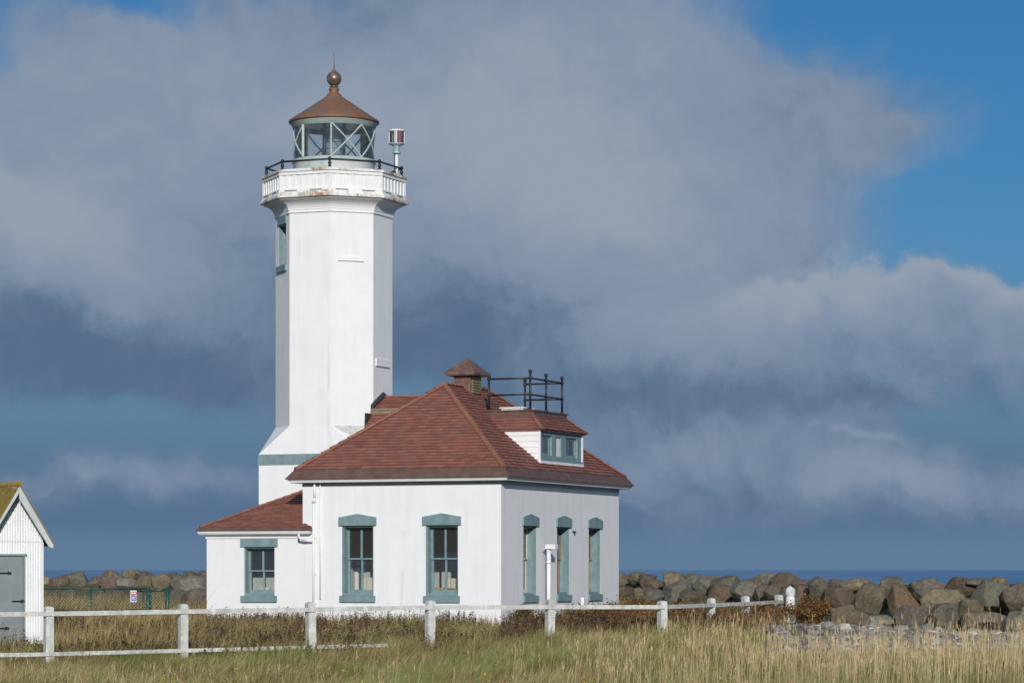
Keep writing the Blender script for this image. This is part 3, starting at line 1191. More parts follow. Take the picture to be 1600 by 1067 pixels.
# rough bare plaster on the front right broach
M['rough'] = painted('rough_bare_plaster', (.60, .60, .57), .9, .25, 9, .3, (.45, .45, .42), .8, .8, (.40, .40, .36))
pA, pB, pC = Vector((SQ, -SQ, 5.09)), Vector((AP, -hs, zb)), Vector((hs, -AP, zb))
nn_ = (pC - pA).cross(pB - pA).normalized()
if nn_.z < 0:
    nn_ = -nn_
pts_ = []
for (q, w_) in ((.06, .97), (.30, .99), (.60, .98), (.95, .97), (.90, .80), (.70, .62), (.52, .50), (.40, .52), (.30, .66), (.12, .80)):
    pts_.append(pA.lerp(pC.lerp(pB, q), w_) + nn_ * .004)
p = MB()
p.face(pts_)
p.build('plaster_patch', 'rough', tower)
# small blind ledges on two faces


def face_fr(ang):
    n = Vector((math.cos(R(ang)), math.sin(R(ang)), 0))
    uu = Vector((-n.y, n.x, 0))

    def fr(u, d, z):
        p = n * (AP + d) + uu * u
        return (p.x, p.y, z)
    return fr


f45 = face_fr(-45)
f0 = face_fr(0)
for fr_, u0, u1, z0, z1 in ((f45, -.44, .34, 10.93, 11.03), (f0, -.52, .42, 7.80, 8.0)):
    p = MB()
    p.box((u0, -.01, z0), (u1, .035, z1), fr_)
    p.box((u0 - .02, -.01, z0 - .022), (u1 + .02, .05, z0), fr_)
    p.build('blind_ledge', 'white', tower)

# gallery
c_ = MB()
prof = [(AP - .02, 12.38), (1.70, 12.385), (1.705, 12.42), (1.685, 12.43), (1.685, 12.61), (1.70, 12.615)]
prof = prof[:4] + [(1.685, 12.47), (1.705, 12.475), (1.71, 12.52), (1.745, 12.595), (1.80, 12.655), (1.88, 12.705), (2.02, 12.765)]
prof += [(2.03, 12.785), (2.03, 12.80)]
c_.loft([octo(a, z) for a, z in prof])
c_.build('gallery_cornice', 'wall', tower)
c_ = MB()
c_.loft([octo(a, z) for a, z in ((2.0, 12.80), (2.09, 12.80), (2.12, 12.815), (2.125, 12.885), (2.09, 12.90), (2.05, 12.985), (1.98, 12.99))])
c_.loft([octo(a, z) for a, z in ((1.80, 13.585), (2.085, 13.585), (2.09, 13.65), (2.07, 13.665), (1.80, 13.665), (1.80, 13.585))])
c_.build('gallery_ledge', 'ledge', tower)
c_ = MB()
c_.loft([octo(a, z) for a, z in ((1.99, 12.96), (2.0, 13.59))])
c_.loft([octo(a, z) for a, z in ((1.84, 12.9), (1.84, 13.59))])
c_.loft([octo(a, z) for a, z in ((2.045, 13.49), (2.045, 13.586))])
c_.loft([octo(a, z) for a, z in ((2.045, 12.986), (2.045, 13.07), (2.0, 13.075))])
c_.loft([octo(a, z) for a, z in ((2.0, 13.485), (2.045, 13.49))])
c_.face(octo(1.85, 12.95))
gs = 2.0 * math.tan(math.pi / 8)
for k in range(8):
    fr_ = face_fr(45 * k)
    dd = 2.0 - AP
    for j in range(8):
        u = -gs + .02 + (2 * gs - .04) * j / 7
        wd = .035 if 0 < j < 7 else .05
        c_.box((u - wd, dd - .01, 13.07), (u + wd, dd + .022, 13.49), fr_)
c_.build('gallery_parapet', 'white', tower)
for k in range(8):
    fr_ = face_fr(45 * k)
    for u in (-.45, .40):
        c_ = MB()
        c_.box((u - .2, 2.047 - AP, 13.0), (u + .2, 2.056 - AP, 13.022), fr_)
        c_.build('drain_slot', 'lead', tower)
rl = MB()
po = octo(1.92, 13.92)
for k in range(8):
    rl.tube(po[k], po[(k + 1) % 8], .03, None, 8)
grail = rl.build('gallery_railing', 'iron', tower)
for x, y, z in po:
    p = MB()
    p.tube((x, y, 13.66), (x, y, z), .035, None, 8)
    p.ball((x, y, z + .02), .055)
    p.ball((x, y, z - .12), .055)
    p.tube((x, y, 13.66), (x, y, 13.72), .075, .055, 8)
    p.build('post', 'iron', grail)

# lantern room
l_ = MB()
l_.lathe([(1.25, 12.95), (1.25, 14.05), (1.27, 14.06)], 64)
lan = l_.build('lantern_room', 'white', tower)
l_ = MB()
l_.lathe([(1.2, 14.05), (1.285, 14.05), (1.285, 14.09), (1.265, 14.10), (1.265, 14.15), (1.2, 14.155)], 64)
l_.lathe([(1.2, 15.13), (1.265, 15.13), (1.265, 15.19), (1.30, 15.20), (1.30, 15.25), (1.335, 15.26), (1.335, 15.32), (1.2, 15.33)], 64)
RL = 1.25
NA = R(-90 - 26.7 + 22.5 + 0)     # bearing of the camera in the tower's frame
camdir = math.atan2(*(lambda v: (v.y, v.x))(Matrix.Rotation(-ROT, 3, 'Z') @ (Vector((0, 0, 0)) - TC)))


def lp(deg, z, r_=RL):
    """deg to the right as seen from the front"""
    a = camdir + R(deg)
    return Vector((r_ * math.cos(a), r_ * math.sin(a), z))


def curved_bar(mb, d0, z0, d1, z1, wdt=.03, n=8):
    pts = [lp(d0 + (d1 - d0) * i / n, z0 + (z1 - z0) * i / n) for i in range(n + 1)]
    for p, q in zip(pts, pts[1:]):
        mb.tube(p, q, wdt, None, 6, cap=False)


nodes_ = [-48 + 45 * k for k in range(8)]
zl0, zl1 = 14.15, 15.14
for k, d0 in enumerate(nodes_):
    if k == 0:
        continue
    curved_bar(l_, d0, zl0, d0 + 45, zl1, .026)
    curved_bar(l_, d0, zl1, d0 + 45, zl0, .026)
for d0, wd in ((-49, .045), (-4, .03), (131, .03)):
    l_.tube(lp(d0, zl0), lp(d0, zl1), wd, None, 8, cap=False)
# hatch in the drum
n = 10
vs = []
for i in range(n + 1):
    for z in (13.4, 14.0):
        vs.append(lp(-46 + 40 * i / n, z, 1.262))
l_.mesh(vs, [(2 * i, 2 * i + 2, 2 * i + 3, 2 * i + 1) for i in range(n)], True)
l_.build('lantern_frame', painted('pale_green_paint', (.40, .48, .46), .5, .15, 5, .5, (.56, .60, .54)), lan)
l_ = MB()
l_.lathe([(0.02, 15.28), (1.24, 15.27)], 64)
l_.build('ceiling', painted('pale_ceiling_paint', (.70, .78, .77), .6, .06, 4), lan)
l_ = MB()
l_.lathe([(0.02, 14.03), (1.24, 14.03)], 64)
l_.build('bounce_floor', 'white', lan)  # white disc added to bounce sunlight up onto the ceiling
l_ = MB()
l_.lathe([(1.235, 14.14), (1.235, 15.15)], 64)
l_.build('glazing', 'lantern_glass', lan)
l_ = MB()
l_.lathe([(.02, 13.9), (.30, 13.95), (.30, 14.05), (.2, 14.08), (.24, 14.25), (.27, 14.5), (.27, 14.75), (.24, 15.0), (.18, 15.15), (.02, 15.2)], 24)
l_.build('lens', 'lens', lan)
l_ = MB()
for d0 in (-43, 47, 137, 227):
    l_.tube(lp(d0, 13.9, .42), lp(d0, 15.26, .42), .05, None, 8)
for z in (14.02, 15.1):
    l_.lathe([(.38, z), (.42, z), (.42, z + .04), (.38, z + .04), (.38, z)], 24)
for z in (14.3, 14.5, 14.7, 14.9):
    l_.lathe([(.28, z), (.29, z + .012), (.28, z + .024)], 24)
l_.build('lens_stand', painted('maroon_iron', (.035, .02, .025), .5, .2, 5), lan)
l_ = MB()
l_.lathe([(1.25, 15.30), (1.385, 15.30), (1.395, 15.33), (1.385, 15.37), (1.0, 15.62), (.62, 15.88), (.23, 16.14), (.225, 16.19), (.17, 16.21), (.135, 16.30), (.165, 16.34), (.165, 16.37), (.12, 16.40)], 64)
lr = l_.build('lantern_roof', 'rust', tower)
l_ = MB()
l_.lathe([(.10, 16.40), (.14, 16.42), (.14, 16.45), (.10, 16.46)], 20)
l_.ball((0, 0, 16.68), .228, 28, 16)
l_.lathe([(.07, 16.90), (.05, 16.95)], 12)
l_.build('ball_finial', 'ball', lr)
l_ = MB()
l_.tube((0, 0, 16.9), (0, 0, 17.02), .035, .02, 8)
l_.tube((0, 0, 17.0), (0, 0, 17.50), .017, .006, 8)
l_.build('spire', 'rust', lr)

# ------------------------------------------------------------------ auxiliary light on the gallery
pos = at(619.7, 263, 87.3)
aux = thing('beacon_light', 'red and clear drum beacon on a white pole at the gallery edge', 'beacon', (pos.x, pos.y, 13.66), 0)
a_ = MB()
a_.tube((0, 0, 0), (0, 0, .70), .05, .05, 12)
a_.tube((0, 0, 0), (0, 0, .03), .12, .12, 12)
a_.build('pole', 'white', aux)
a_ = MB()
a_.lathe([(.0, .68), (.13, .68), (.13, .72), (.08, .73), (.10, .76), (.10, .90), (.12, .92), (.23, .96), (.25, .99), (.0, .99)], 28)
a_.build('base', painted('pale_teal_metal', (.35, .47, .48), .45, .1, 5), aux)
a_ = MB()
a_.lathe([(.235, .99), (.235, 1.36)], 32)
a_.build('drum_glass', 'drum_glass', aux)
a_ = MB()
a_.lathe([(.22, 1.0), (.22, 1.35)], 12, a0=R(-78), a1=R(-10))
a_.build('red_filter', 'redglass', aux)
a_ = MB()
a_.lathe([(.0, 1.355), (.25, 1.355), (.255, 1.40), (.0, 1.42)], 32)
for dg in (-100, -88, -5, 60, 140, 200):
    a_.box((.232 * math.cos(R(dg)) - .012, .232 * math.sin(R(dg)) - .012, .99), (.232 * math.cos(R(dg)) + .012, .232 * math.sin(R(dg)) + .012, 1.36))
a_.build('cap', 'white', aux)
a_ = MB()
a_.tube((-.02, 0, .99), (-.02, 0, 1.33), .10, .10, 12)
a_.box((-.2, -.04, 1.0), (-.1, .04, 1.33))
a_.build('lamp_changer', painted('dark_lamp_metal', (.06, .045, .05), .35, .2, 5), aux)
a_ = MB()
a_.polytube([(0, -.05, .78), (-.07, -.06, .6), (-.07, -.06, .25), (-.02, -.07, .08), (-.10, -.2, .05)], .013, 6)
a_.build('cable', 'lead', aux)

# ------------------------------------------------------------------ corrugated shed at the left
SG = R(30)
shed = thing('storage_shed', 'white corrugated shed with mossy gable roof and grey door', 'shed', (-12.45, 71.12, gz(-12.4, 71.1)), SG)
sb = gz(-12.4, 71.1)
HWD, DEP = .75, 3.2
zr, ze = 3.72 - sb, 2.25 - sb
zw = 2.29 - sb


def corr(mb, fr, u0, u1, ztop, zlow, pitch=.068, amp=.026, d0=0.0):
    n = int((u1 - u0) / pitch * 6)
    us = [u0 + (u1 - u0) * i / n for i in range(n + 1)]
    for a, b_ in zip(us, us[1:]):
        da, db = (d0 + amp * math.sin(2 * math.pi * q / pitch) for q in (a, b_))
        mb.face([fr(a, da, zlow(a)), fr(b_, db, zlow(b_)), fr(b_, db, ztop(b_)), fr(a, da, ztop(a))], smooth=True)


def sfront(u, d, z):
    return (u, -d, z)


roof_at = lambda u: zr - .06 - abs(u) * (zr - ze) / .90
s_ = MB()
dr0, dr1, dzt = -.66, .25, 1.93 - sb
corr(s_, sfront, -HWD, dr0, lambda u: zw + .02, lambda u: 0)
corr(s_, sfront, dr1, HWD, lambda u: zw + .02, lambda u: 0)
corr(s_, sfront, dr0, dr1, lambda u: zw + .02, lambda u: dzt)
corr(s_, sfront, -HWD, HWD, lambda u: max(roof_at(u), zw), lambda u: zw, d0=.018)
corr(s_, lambda u, d, z: (HWD + d, u, z), 0, DEP, lambda u: zw + .1, lambda u: 0)
corr(s_, lambda u, d, z: (-HWD - d, u, z), 0, DEP, lambda u: zw + .1, lambda u: 0)
s_.box((-HWD, DEP - .02, 0), (HWD, DEP, zw))
s_.box((-HWD + .02, .03, .0), (dr0, .06, zw))
s_.box((dr1, .03, .0), (HWD - .02, .06, zw))
s_.build('wall', 'corr', shed)
for sg in (1, -1):
    s_ = MB()
    s_.box((sg * HWD - .02, -.022, 0), (sg * HWD + .02, .05, zw - .02))
    s_.build('corner_trim', 'white', shed)
s_ = MB()
s_.box((HWD - .45, -.03, .02), (HWD - .1, .0, .14))
s_.build('vent', 'trim', shed)
s_ = MB()
for sg in (1, -1):
    for k in range(1):
        s_.hexa([(0, -.40, zr - .05), (sg * .92, -.40, ze - .08), (sg * .92, DEP + .2, ze - .08), (0, DEP + .2, zr - .05),
                 (0, -.40, zr), (sg * .92, -.40, ze - .03), (sg * .92, DEP + .2, ze - .03), (0, DEP + .2, zr)])
s_.tube((0, -.43, zr + .0), (0, DEP + .2, zr + .0), .065, None, 10)
s_.build('roof', 'moss', shed)
s_ = MB()
for sg in (1, -1):
    q = .24 if sg > 0 else .12
    s_.prism([(0, zr - .05), (sg * .90, ze - .055), (sg * .885, ze - .06 - q * .3), (sg * .78, ze + .146 - q), (0, zr - .05 - q * 1.35)][::sg], .345, .385, sfront)
s_.build('bargeboard', 'greywhite', shed)
s_ = MB()
s_.box((dr0 + .02, -.0, .06), (dr1 - .02, .03, dzt - .02))
door = s_.build('door', 'greydoor', shed)
s_ = MB()
s_.box((dr0 - .04, -.03, .0), (dr0 + .015, .03, dzt))
s_.box((dr1 - .015, -.03, .0), (dr1 + .03, .03, dzt))
s_.box((dr0 - .06, -.05, dzt), (dr1 + .07, .03, dzt + .05))
s_.build('door_frame', 'greydoor', shed)
for (u0, u1, zc) in ((-.5, -.10, 1.5), (-.06, .25, .8), (-.5, -.16, .12)):
    s_ = MB()
    zc = {1.5: 1.58 - 5 * .016 - sb, .8: 1.58 - 49 * .016 - sb, .12: 1.58 - 91 * .016 - sb}[zc]
    s_.box((u0, -.018, zc - .02), (u1, -.003, zc + .02))
    s_.box((u1 - .07, -.024, zc - .045), (u1 - .045, -.003, zc + .045))
    s_.ball((u1 - .01, -.012, zc), .035)
    s_.ball(((u0 + u1) / 2, -.016, zc), .02)
    s_.build('strap_hinge', 'iron', door)

# ------------------------------------------------------------------ white post and rail fence
PW = .20
FP = [(-140, 64.2, 950, .61), (76, 66, 946.5, .615), (286, 68, 943, .64), (487, 69.7, 939.6, .664), (671, 71.5, 937.5, .69), (859, 73.2, 936, .68),
      (1035, 75, 938, .655), (1110, 78.6, 934, .665), (1166, 81.8, 930.5, .665), (1218, 86, 928.5, .67)]
fence = thing('rail_fence', 'weathered white post and rail fence crossing the grass before the house', 'fence', (0, 70, 0))
off = Vector((0, 70, 0))
fpts = []
for i, (px, Z, py, rz) in enumerate(FP):
    p = at(px, py, Z)
    base = gz(p.x, p.y) - .3
    pw = PW * (1 if i < 7 else .9) * rnd.uniform(.95, 1.04)
    ang = 0.5 if i < 6 else -.9
    m_ = MB()
    c, s = math.cos(R(28) if i < 6 else R(-60)), math.sin(R(28) if i < 6 else R(-60))
    tilt = (rnd.uniform(-.03, .03), rnd.uniform(-.02, .02))

    def P8(h, q, z):
        return [(p.x - off.x + tilt[0] * h + c * a * q - s * b_ * q, p.y - off.y + c * b_ * q + s * a * q, z) for a, b_ in ((-1, -1), (1, -1), (1, 1), (-1, 1))]
    H = p.z - base
    hw = pw / 2
    rings = [P8(0, hw, base), P8(H - .06, hw, p.z - .06), P8(H - .02, hw * .82, p.z - .02), P8(H, hw * .35, p.z)]
    m_.loft(rings)
    m_.face(rings[-1])
    m_.build('post', 'oldwhite', fence)
    fpts.append(Vector((p.x, p.y, rz)))


def rail(a, b_, zt_a, zt_b, h, toward=.13, th=.055):
    a, b_ = Vector(a), Vector(b_)
    d = (b_ - a)
    d.z = 0
    d.normalize()
    n = Vector((d.y, -d.x, 0))
    if n.y > 0:
        n = -n
    m_ = MB()
    jit = [rnd.uniform(-.008, .008) for _ in range(4)]
    pts = []
    for z_off in (-h, 0):
        for (q, zz_, o2) in ((a, zt_a, toward), (b_, zt_b, toward), (b_, zt_b, toward - th), (a, zt_a, toward - th)):
            w_ = q + n * o2 - off
            pts.append((w_.x, w_.y, zz_ + z_off))
    m_.hexa(pts)
    return m_.build('rail', 'oldwhite', fence)


for i in range(len(fpts) - 1):
    rail(fpts[i], fpts[i + 1], fpts[i].z, fpts[i + 1].z, .105)
lowz = [-.33, -.325, -.30, -.265, -.25]
for i in range(4):
    e = fpts[i + 1] if i < 3 else fpts[3].lerp(fpts[4], .62)
    rail(fpts[i], e, lowz[i], lowz[i + 1], .09)

p = at(1235, 914, 83.0)
gp = MB()
gzb = gz(p.x, p.y)
gp.lathe([(.14, gzb - .2), (.135, .76), (.118, .79), (.12, .82), (.145, .85), (.15, .92), (.14, 1.0), (.10, 1.06), (.05, 1.09), (.0, p.z)], 14, (p.x, p.y, 0))
gpo = gp.build('gate_post', 'peeling')
tag(gpo, 'stout peeling white post with domed top where the fence ends by the boulders', 'post')

# ------------------------------------------------------------------ standpipe and stub beside the right wall
p = at(857.5, 850, 82.7)
sp = thing('standpipe', 'tall white pipe with a flat box cap before the right side windows', 'pipe', (p.x, p.y, 0), ROT)
m_ = MB()
m_.tube((0, 0, -.3), (0, 0, p.z - .13), .068, .064, 14)
m_.tube((0, 0, p.z - .55), (0, 0, p.z - .5), .08, .08, 14)
m_.build('pipe', 'white', sp)
m_ = MB()
m_.box((-.12, -.13, p.z - .135), (.25, .13, p.z - .115))
m_.box((-.06, -.12, p.z - .115), (.25, .12, p.z))
m_.build('cap', 'white', sp)
p = at(910, 933, 85.1)
m_ = MB()
m_.box((-.045, -.045, -.3), (.045, .045, p.z - .02))
m_.box((-.05, -.05, p.z - .02), (.05, .05, p.z))
o_ = m_.build('marker_stub', 'white')
o_.location = (p.x, p.y, 0)
tag(o_, 'short plain white stub standing before the last right side window', 'stub')

# ------------------------------------------------------------------ green chain-link fence
ZC = 93.0
cl = thing('chain_link_fence', 'low dark green chain link fence between the shed and the annex', 'fence', at(150, 960, ZC) * 1)
co = Vector(cl.location)


def cpt(px, z, dy=0):
    return Vector(((px - 800) / F * ZC, ZC + dy, z)) - co


zt_, zb_ = .96, .28
for px in (20, 142, 224):
    m_ = MB()
    m_.tube(cpt(px, -.3), cpt(px, zt_ + .02), .03, None, 10)
    m_.ball(cpt(px, zt_ + .03), .035)
    m_.build('post', 'green_metal', cl)
for z in (zt_, zb_):
    m_ = MB()
    m_.tube(cpt(20, z), cpt(231, z), .024, None, 8)
    m_.build('rail', 'green_metal', cl)


def chain(mb, pa, pb, z0, z1, step=.105, wd=.0085, dy=0):
    xa, xb = (pa - 800) / F * ZC, (pb - 800) / F * ZC
    h = z1 - z0
    k = -h
    while k < (xb - xa):
        for sgn in (1, -1):
            x_0, x_1 = (k, k + h) if sgn > 0 else (k + h, k)
            # clip to 0..len
            L = xb - xa
            za, zb2 = z0, z1
            (ax_, az_), (bx_, bz_) = ((x_0, za), (x_1, zb2))
            lo, hi = 0.0, 1.0
            dx = bx_ - ax_
            t0, t1 = sorted(((0 - ax_) / dx, (L - ax_) / dx))
            lo, hi = max(lo, t0), min(hi, t1)
            if hi - lo < .02:
                continue
            p_, q_ = (ax_ + dx * lo, az_ + (bz_ - az_) * lo), (ax_ + dx * hi, az_ + (bz_ - az_) * hi)
            mb.tube(Vector((xa + p_[0], ZC + dy, p_[1])) - co, Vector((xa + q_[0], ZC + dy, q_[1])) - co, wd, None, 3, cap=False)
        k += step


m_ = MB()
chain(m_, 20, 231, zb_, zt_)
m_.build('wire_mesh', 'wire', cl)
gate = thing('chain_link_gate', 'small green gate between two stout posts at the chain link fence end', 'gate', co)
for px in (231.5, 262):
    m_ = MB()
    m_.tube(cpt(px, -.3), cpt(px, zt_ + .03), .058, None, 12)
    m_.ball(cpt(px, zt_ + .04), .062)
    m_.build('gate_post', 'green_metal', gate)
m_ = MB()
for z in (.90, .25):
    m_.tube(cpt(235, z), cpt(259, z), .028, None, 8)
for px in (235, 259):
    m_.tube(cpt(px, .25), cpt(px, .90), .026, None, 8)
m_.build('gate_frame', 'green_metal', gate)
m_ = MB()
chain(m_, 235, 259, .25, .90)
m_.build('wire_mesh', 'wire', gate)
m_ = MB()
for z in (.8, .4):
    m_.box(cpt(232, z - .03, -.06), cpt(236, z + .03, .03))
m_.build('hinge', 'green_metal', gate)
M['signwhite'] = painted('sign_white', (.55, .56, .56), .6, .1, 6)
sg = thing('notice_sign', 'small white notice with red heading and blue panel on the chain link fence', 'sign', (0, 0, 0))
sg.location = at(208.5, 931, ZC - .05)
sx, sz = .105, .19
m_ = MB()
m_.box((-sx, 0, -sz), (sx, .008, sz))
m_.build('board', 'signwhite', sg)
m_ = MB()
m_.box((-sx + .02, -.003, .055), (sx - .005, -.001, sz - .055))
m_.box((-sx + .03, -.004, .02), (sx - .04, -.001, .045))
m_.build('heading', 'red', sg)
m_ = MB()
m_.box((-sx + .035, -.003, -sz + .045), (sx - .012, -.001, .01))
m_.build('panel', 'signblue', sg)
m_ = MB()
for k in range(3):
    m_.box((-sx + .05, -.005, -.03 - k * .035), (sx - .03 - .02 * (k % 2), -.0035, -.018 - k * .035))
m_.box((-.07, -.005, sz - .11), (-.02, -.0035, sz - .075))
m_.box((.01, -.005, sz - .11), (.07, -.0035, sz - .075))
m_.build('text_line', 'white', sg)

# ------------------------------------------------------------------ boulders of the sea wall
TONES = {
    'grey': (.125, .122, .108), 'dark grey': (.082, .080, .072), 'greenish grey': (.122, .127, .098), 'olive': (.135, .122, .075),
    'brown': (.120, .088, .060), 'dark brown': (.085, .056, .036), 'tan': (.185, .155, .098), 'mauve': (.135, .112, .104),
    'purplish brown': (.105, .078, .068), 'pinkish tan': (.185, .145, .108), 'pale grey': (.215, .210, .18), 'rust brown': (.150, .092, .048),
}


def boulder_mesh(seed, sx_, sy_, sz_, planes=15):
    """a broken block: the hull of a few random corners, arrises worn, faces roughened"""
    r = random.Random(seed)
    bm = bmesh.new()
    pts = []
    for _ in range(400):
        d = Vector((r.gauss(0, 1), r.gauss(0, 1), r.gauss(0, 1))).normalized()
        # push towards a blocky outline
        m_ = max(abs(d.x), abs(d.y), abs(d.z))
        d = d * r.uniform(.9, 1.06) * (.45 + .55 * min(1.35, 1 / m_) / 1.1)
        if all((d - q).length > .58 for q in pts):
            pts.append(d)
        if len(pts) >= planes:
            break
    for p_ in pts:
        bm.verts.new(p_)
    h_ = bmesh.ops.convex_hull(bm, input=bm.verts)
    bmesh.ops.delete(bm, geom=[v for v in bm.verts if not v.link_faces], context='VERTS')
    bmesh.ops.dissolve_limit(bm, angle_limit=R(14), verts=bm.verts, edges=bm.edges)
    bmesh.ops.bevel(bm, geom=bm.edges[:], offset=.065, segments=2, profile=.6, affect='EDGES', clamp_overlap=True)
    bmesh.ops.triangulate(bm, faces=bm.faces)
    for _ in range(3):
        long_ = [e for e in bm.edges if e.calc_length() > .16]
        if not long_:
            break
        bmesh.ops.subdivide_edges(bm, edges=long_, cuts=1, use_grid_fill=False)
        bmesh.ops.triangulate(bm, faces=[f_ for f_ in bm.faces if len(f_.verts) > 3])
    offv = Vector((r.uniform(-50, 50), r.uniform(-50, 50), r.uniform(-50, 50)))
    for v in bm.verts:
        c_ = v.co
        k = 1 + .05 * mnoise.fractal(c_ * 1.8 + offv, 1.0, 2.0, 4) + .035 * (abs(mnoise.fractal(c_ * 4.5 + offv, .9, 2.1, 3)) - .25)
        v.co = c_ * k
    lo = [min(v.co[i] for v in bm.verts) for i in range(3)]
    hi = [max(v.co[i] for v in bm.verts) for i in range(3)]
    for v in bm.verts:
        v.co = Vector([((v.co[i] - lo[i]) / (hi[i] - lo[i]) * 2 - 1) * q * 1.10 for i, q in enumerate((sx_, sy_, sz_))])
    for f_ in bm.faces:
        f_.smooth = True
    me_ = bpy.data.meshes.new('boulder')
    bm.to_mesh(me_)
    bm.free()
    me_.materials.append(M['rock'])
    return me_


BL = []


def add_group(lst, ox, oy, sc, section):
    for zx, zy, w_, h_, tone, row in lst:
        BL.append((ox + zx * sc, oy + zy * sc, w_ * sc, h_ * sc, tone, row, section))


add_group([
    (20, 80, 120, 95, 'grey', 't'), (30, 140, 110, 90, 'dark grey', 'm'), (200, 95, 120, 65, 'purplish brown', 't'), (215, 160, 160, 120, 'brown', 'm'),
    (330, 120, 150, 150, 'greenish grey', 't'), (425, 92, 100, 65, 'purplish brown', 't'), (550, 100, 190, 90, 'tan', 't'), (465, 195, 215, 180, 'brown', 'm'),
    (650, 200, 235, 220, 'olive', 'm'), (770, 108, 150, 125, 'greenish grey', 't'), (840, 200, 175, 215, 'rust brown', 'm'), (1015, 135, 240, 160, 'mauve', 't'),
    (1090, 215, 270, 190, 'tan', 'm'), (1215, 118, 185, 140, 'dark brown', 't'), (1310, 80, 140, 60, 'grey', 't'), (1390, 165, 225, 200, 'greenish grey', 'm'),
    (1445, 85, 120, 80, 'tan', 't'), (1560, 180, 190, 190, 'pinkish tan', 'm'),
    (325, 270, 150, 110, 'brown', 'b'), (505, 305, 220, 165, 'brown', 'b'), (715, 335, 200, 100, 'pale grey', 'b'), (915, 312, 250, 175, 'mauve', 'b'),
    (1130, 315, 215, 200, 'dark grey', 'b'), (1265, 250, 150, 140, 'olive', 'b'), (1360, 335, 270, 145, 'pinkish tan', 'b'), (1560, 340, 190, 155, 'grey', 'b'),
], 1200, 890, .25, 'right')
add_group([
    (20, 125, 90, 66, 'brown', 't'), (90, 108, 76, 50, 'olive', 't'), (128, 122, 70, 56, 'purplish brown', 't'), (30, 175, 84, 70, 'dark brown', 'm'), (95, 178, 60, 66, 'olive', 'm'),
    (155, 142, 90, 64, 'brown', 't'), (160, 182, 96, 64, 'grey', 'm'), (235, 116, 84, 62, 'tan', 't'), (248, 165, 106, 104, 'grey', 'm'), (312, 124, 76, 64, 'greenish grey', 't'),
    (302, 185, 96, 66, 'dark grey', 'm'), (368, 142, 116, 84, 'grey', 't'), (440, 132, 120, 66, 'greenish grey', 't'), (420, 172, 100, 78, 'brown', 'm'), (512, 162, 110, 80, 'grey', 'm'),
    (545, 132, 86, 50, 'olive', 't'), (600, 124, 110, 66, 'tan', 't'), (668, 124, 104, 72, 'brown', 't'), (690, 172, 90, 66, 'grey', 'm'), (594, 168, 100, 70, 'purplish brown', 'm'),
], 960, 860, .4, 'middle')
add_group([
    (228, 572, 80, 66, 'tan', 't'), (300, 570, 106, 76, 'purplish brown', 't'), (395, 556, 106, 86, 'greenish grey', 't'), (472, 572, 90, 66, 'dark grey', 't'), (548, 572, 106, 84, 'purplish brown', 'm'),
    (545, 532, 80, 44, 'brown', 't'), (650, 532, 90, 50, 'tan', 't'), (625, 578, 116, 64, 'pale grey', 'm'), (722, 576, 116, 76, 'olive', 'm'), (800, 568, 96, 84, 'tan', 'm'), (715, 540, 96, 48, 'purplish brown', 't'),
    (865, 545, 76, 50, 'brown', 't'), (890, 578, 106, 84, 'grey', 'm'), (962, 592, 136, 108, 'pale grey', 'm'), (880, 655, 126, 96, 'dark grey', 'b'), (990, 655, 120, 106, 'purplish brown', 'b'),
    (945, 540, 84, 46, 'olive', 't'), (1012, 536, 80, 50, 'brown', 't'), (790, 640, 110, 80, 'brown', 'b'), (690, 650, 110, 70, 'grey', 'b'), (255, 630, 110, 70, 'brown', 'b'), (360, 636, 116, 76, 'grey', 'b'), (470, 640, 116, 76, 'dark grey', 'b'), (580, 645, 116, 76, 'purplish brown', 'b'),
], 0, 730, .316, 'left')
ORD = ['first', 'second', 'third', 'fourth', 'fifth', 'sixth', 'seventh', 'eighth', 'ninth', 'tenth', 'eleventh', 'twelfth']
ROWN = {'t': 'top', 'm': 'middle', 'b': 'bottom'}
FROM = {'right': 'counted from the peeling gate post', 'middle': 'counted from the house corner', 'left': 'counted from the shed'}
WHERE = {'right': 'right of the peeling gate post', 'middle': 'between house and peeling gate post', 'left': 'between shed and annex'}
cnt = {}
for k, (px, py, w_, h_, tone, row, sec) in enumerate(sorted(BL, key=lambda q: (q[6], q[5], q[0]))):
    Z = float(np.interp(px, PXT, PZT)) + {'t': 1.5, 'm': .5, 'b': -.5}[row] * (1.0 if sec != 'middle' else 1.6) + (py - 925) / 60 * -.5
    s = Z / F
    wm, hm = w_ * s * .5, h_ * s * .5
    me_ = boulder_mesh(100 + k, wm, (wm + hm) * .52 + .05, hm)
    o_ = bpy.data.objects.new('boulder', me_)
    COL.objects.link(o_)
    p = at(px, py, Z)
    o_.location = p
    t = [c_ * .78 + m__ * .22 for c_, m__ in zip(TONES[tone], (.150, .130, .095))]
    q = rnd.uniform(1.08, 1.55)
    o_.color = (t[0] * q, t[1] * q * rnd.uniform(.97, 1.03), t[2] * q, 1)
    i = cnt.get((sec, row), 0)
    cnt[(sec, row)] = i + 1
    lab = f'{tone} boulder in the {ROWN[row]} row, {ORD[i]} {FROM[sec].replace("counted from", "from")} ' + {'right': 'rightwards', 'middle': 'towards the gate post', 'left': 'towards the annex'}[sec]
    tag(o_, lab, 'boulder', 'boulders of the sea wall')


